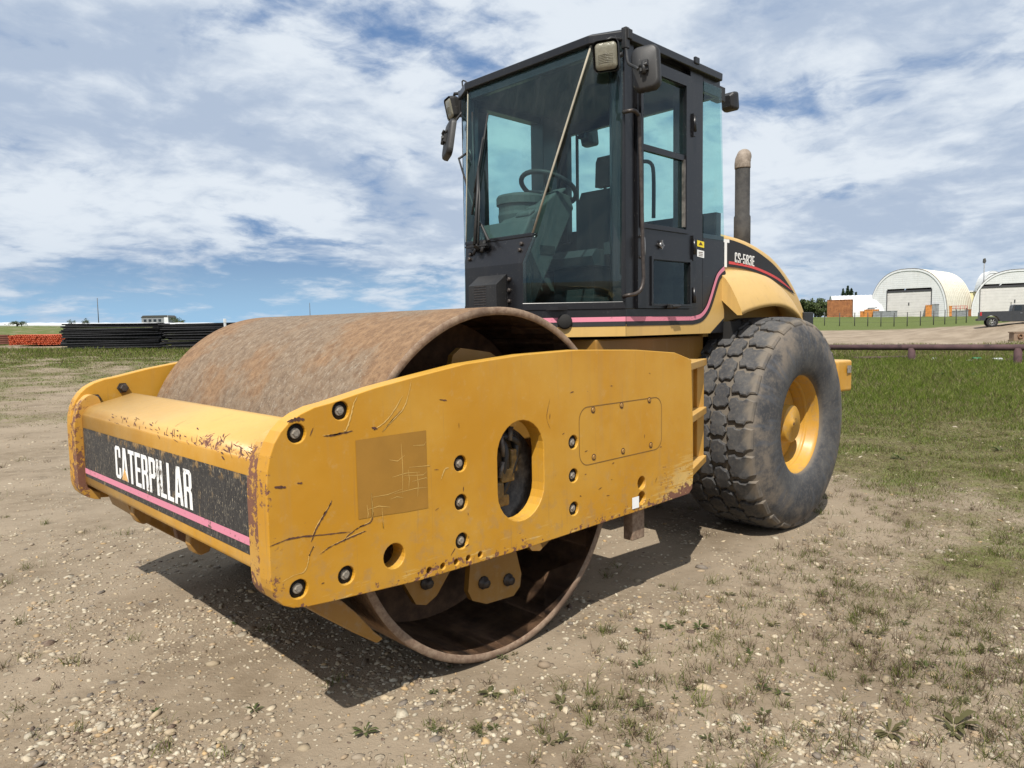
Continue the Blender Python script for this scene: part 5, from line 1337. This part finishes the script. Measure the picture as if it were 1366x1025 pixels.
crate('grey_cabinet', 1246.5, 145.5, 1.3, 2.5, 1.2, 'equip_grey', 'tall grey cabinet between two orange machines', 'cabinet', ribs=2)
crate('orange_compressor', 1259, 146, 2.6, 2.1, 1.4, 'equip_orange', 'wide orange machine right of the grey cabinet', 'machine', ex1, ribs=5)
crate('red_trailer', 1279, 145, 3.0, 1.2, 1.4, 'equip_grey', 'grey trailer with red guard rails near the cream building', 'trailer', ex2)
crate('rust_skid', 1291, 146, 1.0, 1.4, 1.2, 'rust_orange', 'small rusty skid at the right end of the equipment row', 'skid', ribs=2)
# ---- wire fence along the green strip
fpts = [(1060, 101), (1100, 98), (1140, 95), (1175, 92), (1210, 90), (1245, 88), (1275, 87), (1302, 88)]
e = tag(empty('wire_fence', at(1100, 98)), 'low wire fence with dark posts along the grass strip before the huts', 'fence'); e0 = e.location
P = []
for (a, da), (b, db) in zip(fpts[:-1], fpts[1:]):
    for t in (0, .5): P.append(at(a+(b-a)*t, da+(db-da)*t))
for i, p in enumerate(P):
    m = MB(); q = p-e0; m.tube([(q.x, q.y, q.z-.2), (q.x, q.y, q.z+1.75)], .055, 6); m.build('fence_post', 'post_dark', e)
m = MB()
for h in (.5, .95, 1.4, 1.7): m.tube([tuple(p-e0+Vector((0, 0, h))) for p in P], .012, 4, smooth=False)
m.build('wire', 'post_dark', e)
# ---- painted pipe barrier
e = tag(empty('pipe_barrier', at(1217, 25.6)), 'long dark maroon pipe barrier on short posts beyond the grass', 'barrier'); e0 = e.location
A = [(1050, 29.5), (1217, 25.9), (1359, 23.9), (1560, 21.9)]; zc = [.46+.03, .50, .535, .57]
pts = []
for (px, d), v in zip(A, (463.5, 463.5, 463.8, 464.2)):
    x, y = PD(px, d); dv = (fw+rt2*((px-683)/FPX)-up2*((v-512.5)/FPX)); s_ = ((Vector((x, y, 0))-Vector((CX, CY, 0))).xy.length)/dv.xy.length
    pts.append((x, y, CZ+dv.z*s_))
m = MB(); m.tube([tuple(Vector(p)-e0) for p in pts], .105, 16); m.build('rail', 'rail_paint', e)
for (px, d), p in zip(A[1:], pts[1:]):
    q = Vector(p)-e0; zg = gz(p[0], p[1])-e0.z; m = MB(); m.tube([(q.x, q.y, zg-.3), (q.x, q.y, q.z-.02)], .12, 14); m.build('barrier_post', 'rail_paint', e)
# debris lying behind and under the barrier
def lying(name, px, d, L, r, mt, label, cat, yaw=0.0):
    c = at(px, d); m = MB(); m.lathe([(r, -L/2), (r, L/2), (r*.8, L/2), (r*.8, -L/2)], (0, 0, r), 14, 0, 'x'); o = m.build(name, mt, loc=c); o.rotation_euler.z = fy+yaw; return tag(o, label, cat)
lying('scrap_pipe', 1180, 28, 2.6, .07, 'rail_paint', 'dark scrap pipe on the ground left of the barrier post', 'pipe', .1)
lying('scrap_pipe', 1334, 26.5, 1.9, .075, 'rail_paint', 'dark scrap pipe on the ground near the right barrier post', 'pipe', -.08)
lying('green_pipe_end', 1304, 26.8, .28, .085, 'debris_green', 'short green pipe piece on the ground behind the barrier', 'pipe'); lying('white_pipe_end', 1332, 26.4, .30, .092, 'white_sheet', 'short white pipe sleeve on the ground behind the barrier', 'pipe')
for i, (px, d, s) in enumerate([(1246, 27.5, .10), (1247, 28.5, .12), (1294, 26.6, .11), (1268, 27, .08), (1204, 30, .06), (1110, 31, .09)]):
    c = at(px, d); m = MB(); bm = bmesh.new(); bmesh.ops.create_icosphere(bm, subdivisions=1, radius=s)
    for v in bm.verts: v.co.x *= 1.5; v.co.z *= .6; v.co *= rs.uniform(.8, 1.2)
    m.add([tuple(v.co) for v in bm.verts], [tuple(v.index for v in f.verts) for f in bm.faces]); bm.free()
    o = m.build('pale_rock', 'white_sheet', loc=c+Vector((0, 0, s*.4))); tag(o, 'pale rock lying in the grass behind the pipe barrier', 'rock', 'pale rocks behind the barrier')
# rusty box with a round port, right edge
c = at(1361, 48); e = tag(empty('rusty_box', c, fy), 'rusty steel box with a round opening at the right edge of the view', 'box')
m = MB(); m.box((-.40, 0, 0), (.45, .5, .62)); m.box((-.46, -.03, .54), (.5, .52, .62)); m.box((-.46, -.03, 0), (.5, .52, .07)); m.build('body', 'rust_rim', e, .01)
m = MB(); m.lathe([(.10, -.08), (.17, -.08), (.17, 0), (.10, 0)], (0, 0, .32), 18, 0); m.build('port', 'rust_inner', e)
# ---- pickup truck
TD_ = 66.0
c = at(1323, TD_); e = tag(empty('pickup_truck', c, fy-R_(27)), 'dark grey crew cab pickup truck parked in front of the right quonset hut', 'truck')
R0 = .46
m = MB()
f = lambda u, v, w: (u, w, v)
body = [(-.92, .62), (-.92, 1.30), (-.88, 1.42), (1.42, 1.44), (1.46, 1.42), (4.7, 1.40), (4.95, 1.25), (5.0, .66), (4.6, .60), (4.5, .60)]
def archpts(cx): return [(cx+.58*math.cos(t), .50+.58*math.sin(t)) for t in np.linspace(math.radians(10), math.radians(170), 10)]
body += archpts(3.95)+[(3.3, .52), (.62, .52)]+archpts(0.02)+[(-.6, .60)]
m.plate(body, [], 1.92, lambda u, v, w: (u, w+1.0, v), .02)
bd = m.build('body', 'truck_paint', e)
m = MB(); m.prism([(1.46, 1.40), (1.55, 1.95), (1.72, 2.02), (3.0, 2.02), (3.2, 1.95), (3.85, 1.42)], f, .10, 1.90); m.build('cab', 'truck_paint', e, .03)
for x0, x1, sl in ((1.66, 2.22, 0), (2.36, 3.02, .28)):
    m = MB(); m.prism([(x0, 1.48), (x0+.03, 1.90), (x1, 1.90), (x1+sl, 1.48)], f, .085, .10); m.build('window', 'truck_glass', e)
for x in (1.46, 2.30, 3.25): m = MB(); m.box((x, .028, .65), (x+.02, .038, 1.42)); m.build('door_seam', 'post_dark', bd)
for x in (2.1, 3.05): m = MB(); m.box((x, .0, 1.22), (x+.16, .03, 1.26)); m.build('door_handle', 'chrome_strip', bd)
m = MB(); m.box((-.95, .05, 1.05), (-.90, .16, 1.38)); m.box((-.93, .025, 1.05), (-.80, .04, 1.38)); m.build('tail_light', 'lamp_red', e)
m = MB(); m.box((-1.10, .05, .58), (-.90, 1.95, .78)); m.build('rear_bumper', 'post_dark', e, .03)
m = MB(); m.box((.75, .10, .48), (3.1, .20, .55)); m.build('side_step', 'post_dark', e)
m = MB(); m.tube([(1.40, .12, 1.42), (1.40, .12, 2.25)], .03, 8); m.build('bed_post', 'post_dark', e)
for cx in (.02, 3.95):
    for yy in (.14, 1.86):
        w = empty('wheel', (cx, yy, R0)); w.parent = e
        m = MB(); m.lathe([(.27, -.12), (.44, -.12), (R0, -.09), (R0, .09), (.44, .12), (.27, .12)], (0, 0, 0), 28); m.build('tyre', 'tyre_plain', w)
        m = MB(); m.lathe([(0, -.10), (.08, -.10), (.08, -.08), (0, -.08)], (0, 0, 0), 16); m.lathe([(.25, -.11), (.28, -.11), (.28, .1), (.25, .1)], (0, 0, 0), 28)
        for k in range(6):
            a = k*math.pi/3; m.tube([(0, -.09, 0), (.26*math.cos(a), -.09, .26*math.sin(a))], .035, 6)
        m.build('rim', 'wheel_alloy', w)

# ================================================================== gravel, grass, weeds
def spread(n):
    return np.where(RNG.random(n) < .80, RNG.uniform(-130, 1500, n), np.where(RNG.random(n) < .6, RNG.uniform(1500, 2700, n), RNG.uniform(-900, -130, n)))
def pebbles():
    n = 60000
    px = spread(n); v = RNG.uniform(490, 1060, n)
    d = CZ*FPX/np.maximum(v-436, 8)*1.0
    d = d*RNG.uniform(.93, 1.07, n)
    x = CX+FH.x*d+rt.x*(px-683)/FPX*d; y = CY+FH.y*d+rt.y*(px-683)/FPX*d
    cl = fbm(x*2.2, y*2.2, 4); am, gr, rd = cover(x, y)
    keep = (RNG.random(n) < (.20+.95*sstep(cl, .42, .64))*(1-.6*am)) & (d < 22)
    x, y, d = x[keep], y[keep], d[keep]; n = len(x)
    size = np.exp(RNG.normal(math.log(.0066), .45, n)).clip(.003, .022)*np.where(d > 8, 1.25, 1)*np.where(RNG.random(n) < .035, 1.9, 1)
    bm = bmesh.new(); bmesh.ops.create_icosphere(bm, subdivisions=1, radius=1); ico = np.array([v.co[:] for v in bm.verts]); ft = np.array([[v.index for v in f.verts] for f in bm.faces]); bm.free()
    nv = len(ico); th = RNG.uniform(0, 6.28, n); sx = size*RNG.uniform(.8, 1.5, n); sy_ = size*RNG.uniform(.6, 1.1, n); sz = size*RNG.uniform(.3, .62, n)
    jit = 1+RNG.normal(0, .10, (n, nv)); V = ico[None]*jit[:, :, None]*np.stack([sx, sy_, sz], 1)[:, None]
    tl = RNG.normal(0, .2, n); V[:, :, 2] += V[:, :, 0]*tl[:, None]
    X = V[:, :, 0]*np.cos(th)[:, None]-V[:, :, 1]*np.sin(th)[:, None]+x[:, None]; Y = V[:, :, 0]*np.sin(th)[:, None]+V[:, :, 1]*np.cos(th)[:, None]+y[:, None]
    Z = V[:, :, 2]+(T(x, y)+sz*RNG.uniform(-.35, .4, n))[:, None]
    co = np.stack([X, Y, Z], -1).reshape(-1, 3); fc = (ft[None]+(np.arange(n)*nv)[:, None, None]).reshape(-1, 3)
    me = bpy.data.meshes.new('gravel'); me.vertices.add(len(co)); me.vertices.foreach_set('co', co.ravel()); me.loops.add(fc.size); me.loops.foreach_set('vertex_index', fc.ravel().astype(np.int32))
    me.polygons.add(len(fc)); me.polygons.foreach_set('loop_start', np.arange(len(fc))*3); me.polygons.foreach_set('use_smooth', np.ones(len(fc), bool)); me.update(calc_edges=True)
    pal = np.array([(.60, .54, .43), (.52, .44, .32), (.66, .62, .52), (.42, .33, .23), (.30, .24, .18), (.20, .18, .165), (.13, .09, .07), (.55, .40, .22), (.36, .31, .25), (.50, .46, .38)])
    pc = pal[RNG.choice(len(pal), n, p=[.20, .16, .12, .12, .10, .06, .03, .04, .09, .08])]*RNG.uniform(.5, .78, n)[:, None]*np.array([1, .94, .84])
    a = me.color_attributes.new('col', 'FLOAT_COLOR', 'POINT'); a.data.foreach_set('color', np.concatenate([np.repeat(pc, nv, 0), np.ones((n*nv, 1))], 1).astype(np.float32).ravel())
    ob = bpy.data.objects.new('gravel', me); COL.objects.link(ob); me.materials.append(MATS['pebble'])
    tag(ob, 'pale loose gravel and pebbles scattered over the dirt', 'gravel', kind='stuff')
def pebm(N):
    c = N.n('ShaderNodeAttribute', attribute_name='col').outputs['Color']; n = N.noise(OC(N), 90, 4, .6)
    return PB(N, N.mix(N.m('MULTIPLY', N.ss(n, .4, .7), .5), c, (.22, .17, .12)), .8)
mat('pebble', pebm)
def blades(name, x, y, h, wd, lean, tone, label, cat, dens_z=True):
    """one mesh of bent grass blades rooted at x, y"""
    n = len(x); z = T(x, y)-.004; th = RNG.uniform(0, 2*math.pi, n); la = RNG.uniform(0, 2*math.pi, n)
    wx_, wy_ = np.cos(th)*wd/2, np.sin(th)*wd/2; lx, ly = np.cos(la)*lean, np.sin(la)*lean
    P = []
    for t, k in ((0, 1), (.55, .8), (1, 0)):
        cx = x+lx*t**1.6; cy = y+ly*t**1.6; cz = z+h*t*(1-.25*t*np.clip(lean/np.maximum(h, 1e-4), 0, 1.5))
        if k: P += [np.stack([cx-wx_*k, cy-wy_*k, cz], 1), np.stack([cx+wx_*k, cy+wy_*k, cz], 1)]
        else: P += [np.stack([cx, cy, cz], 1)]
    co = np.stack(P, 1).reshape(-1, 3); b = (np.arange(n)*5)[:, None]
    f = np.concatenate([b+[0, 1, 3], b+[0, 3, 2], b+[2, 3, 4]], 1).reshape(-1, 3)
    me = bpy.data.meshes.new(name); me.vertices.add(len(co)); me.vertices.foreach_set('co', co.ravel()); me.loops.add(f.size); me.loops.foreach_set('vertex_index', f.ravel().astype(np.int32))
    me.polygons.add(len(f)); me.polygons.foreach_set('loop_start', np.arange(len(f))*3); me.update(calc_edges=True)
    a = me.color_attributes.new('col', 'FLOAT_COLOR', 'POINT'); a.data.foreach_set('color', np.concatenate([np.repeat(tone, 5, 0), np.ones((n*5, 1))], 1).astype(np.float32).ravel())
    ob = bpy.data.objects.new(name, me); COL.objects.link(ob); me.materials.append(MATS['blade']); return tag(ob, label, cat, kind='stuff')
def bladem(N):
    c = N.n('ShaderNodeAttribute', attribute_name='col').outputs['Color']
    d = N.n('ShaderNodeBsdfDiffuse', inp={'Color': c}).outputs[0]; t = N.n('ShaderNodeBsdfTranslucent', inp={'Color': c}).outputs[0]
    m_ = N.n('ShaderNodeMixShader', inp={0: .3}); N.t.links.new(d, m_.inputs[1]); N.t.links.new(t, m_.inputs[2]); return m_.outputs[0]
mat('blade', bladem)
GREEN = np.array([(.095, .135, .022), (.145, .185, .034), (.07, .10, .018), (.18, .205, .06)]); DRY = np.array([(.21, .175, .09), (.16, .13, .065), (.12, .095, .05), (.27, .23, .14), (.085, .065, .038)])
def tones(n, g):
    pick = RNG.random(n) < g
    t = np.where(pick[:, None], GREEN[RNG.integers(0, len(GREEN), n)], DRY[RNG.integers(0, len(DRY), n)])
    return t*RNG.uniform(.75, 1.2, n)[:, None]
def tufts():
    n = 13500; px = spread(n); v = RNG.uniform(500, 1070, n); d = CZ*FPX/(v-436)*RNG.uniform(.95, 1.05, n)
    x = CX+FH.x*d+rt.x*(px-683)/FPX*d; y = CY+FH.y*d+rt.y*(px-683)/FPX*d; c, dd, r = cd(x, y)
    cl = fbm(x*.8+5, y*.8+3, 3); am, gr, rd = cover(x, y)
    p = .035+.42*sstep(c, 520, 1150)*sstep(cl, .34, .58)+.16*sstep(c, 520, 1100)+am*.5+.08*sstep(450-c, 0, 300)*sstep(d, 5, 9)
    inside = (x > -1.25) & (x < 3.2) & (np.abs(y) < 1.2)
    k = (RNG.random(n) < p*.62) & ~(inside & (RNG.random(n) < .8)) & (d < 16); x, y, d, c = x[k], y[k], d[k], c[k]; n = len(x)
    nb = (RNG.integers(14, 46, n)*np.where(d > 7, .6, 1)).astype(int)
    R0 = np.exp(RNG.normal(math.log(.036), .45, n)); g = RNG.choice([.15, .4, .7, .85], n, p=[.32, .28, .25, .15]); H0 = RNG.uniform(.02, .072, n)
    ti = np.repeat(np.arange(n), nb); N_ = len(ti); rad = np.abs(RNG.normal(0, 1, N_))*R0[ti]; a = RNG.uniform(0, 6.28, N_)
    bx_, by_ = x[ti]+rad*np.cos(a), y[ti]+rad*np.sin(a)
    blades('grass_tufts', bx_, by_, H0[ti]*RNG.uniform(.4, 1.3, N_), RNG.uniform(.0014, .0032, N_)*np.where(d[ti] > 7, 1.6, 1), H0[ti]*RNG.uniform(.2, 1.3, N_), tones(N_, g[ti])*np.array([.95, .85, 1.1]), 'sparse grass tufts growing out of the gravel', 'grass')
def field():
    n = 2500000; u = RNG.random(n)**1.25; d = 2.8*(48/2.8)**u; px = spread(n)
    x = CX+FH.x*d+rt.x*(px-683)/FPX*d; y = CY+FH.y*d+rt.y*(px-683)/FPX*d; am, gr, rd = cover(x, y)
    inside = (x > -1.2) & (x < 4.4) & (np.abs(y) < 1.1)
    k = (RNG.random(n) < am**1.3*.75) & ~inside; x, y, d, gr, px = x[k], y[k], d[k], gr[k], px[k]; n = len(x)
    tall = np.where(px > 850, np.interp(d, [5, 9, 11, 14, 22, 30], [.035, .05, .08, .13, .22, .22]), np.interp(d, [10, 20, 30, 37, 40], [.03, .05, .10, .22, .2]))
    h = tall*RNG.uniform(.35, 1.15, n)*(0.6+.8*gr)
    matted = gr < .45
    blades('field_grass', x, y, h*np.where(matted, .7, 1), np.clip(.00055*d, .0020, .02)*RNG.uniform(.7, 1.3, n), h*RNG.uniform(.2, 1.0, n)*np.where(matted, 2.2, 1), tones(n, np.clip((gr-.15)*1.35, .08, .95)), 'rough mixed green and dry grass around the gravel yard', 'grass')
def weeds():
    """broad leaved weeds, each leaf a bent quad, in rosettes"""
    V, Fq, Tn = [], [], []
    spots = [(470, 1000, .05, .7), (318, 968, .035, .7), (181, 972, .025, .9), (935, 850, .05, .75), (1025, 937, .035, .8), (1290, 990, .09, .45), (645, 945, .05, .5), (1200, 1000, .07, .4), (1248, 905, .045, .7), (745, 960, .05, .5), (890, 850, .04, .8), (1100, 800, .05, .5), (855, 965, .05, .6), (297, 845, .02, .9), (1180, 860, .05, .4), (1330, 880, .06, .5), (1290, 1000, .05, .5), (1262, 500, .35, .9), (1230, 497, .3, .9), (1295, 502, .3, .9), (1190, 497, .25, .9), (1340, 600, .12, .8), (1205, 610, .12, .8)]
    for k in range(70): spots.append((RNG.uniform(560, 1366), RNG.uniform(760, 1020), RNG.uniform(.015, .035), RNG.uniform(.2, .8)))
    for px, v, R, g in spots:
        if px is None: continue
        for it in (0,):
            d = CZ*FPX/(v-(448-23*px/1366)); x, y = PD(px, d); z = gz(x, y)
        nl = int(RNG.integers(9, 20))
        for i in range(nl):
            a = RNG.uniform(0, 6.28); L = R*RNG.uniform(.5, 1.2); w = L*RNG.uniform(.16, .30); up_ = RNG.uniform(.15, .8); ca, sa = math.cos(a), math.sin(a)
            b = len(V); r0 = R*.08
            for t, ww in ((.05, .15), (.35, .8), (.7, 1.0), (1.0, .05)):
                zz_ = z+L*up_*math.sin(t*2.2)*.55+.003; cx = x+ca*(r0+L*t*.9); cy = y+sa*(r0+L*t*.9)
                V += [(cx-sa*w*ww/2, cy+ca*w*ww/2, zz_), (cx+sa*w*ww/2, cy-ca*w*ww/2, zz_)]
            Fq += [(b+2*j, b+2*j+1, b+2*j+3, b+2*j+2) for j in range(3)]
            t_ = np.array((.06, .095, .032))*g+np.array((.14, .10, .06))*(1-g); Tn += [tuple(t_*RNG.uniform(.75, 1.3))]*8
    me = bpy.data.meshes.new('weeds'); me.from_pydata(V, [], Fq); a = me.color_attributes.new('col', 'FLOAT_COLOR', 'POINT')
    a.data.foreach_set('color', np.concatenate([np.array(Tn), np.ones((len(Tn), 1))], 1).astype(np.float32).ravel())
    ob = bpy.data.objects.new('weeds', me); COL.objects.link(ob); me.materials.append(MATS['blade']); tag(ob, 'small broad leaved weeds scattered over the gravel', 'weeds', kind='stuff')
pebbles(); tufts(); field(); weeds()
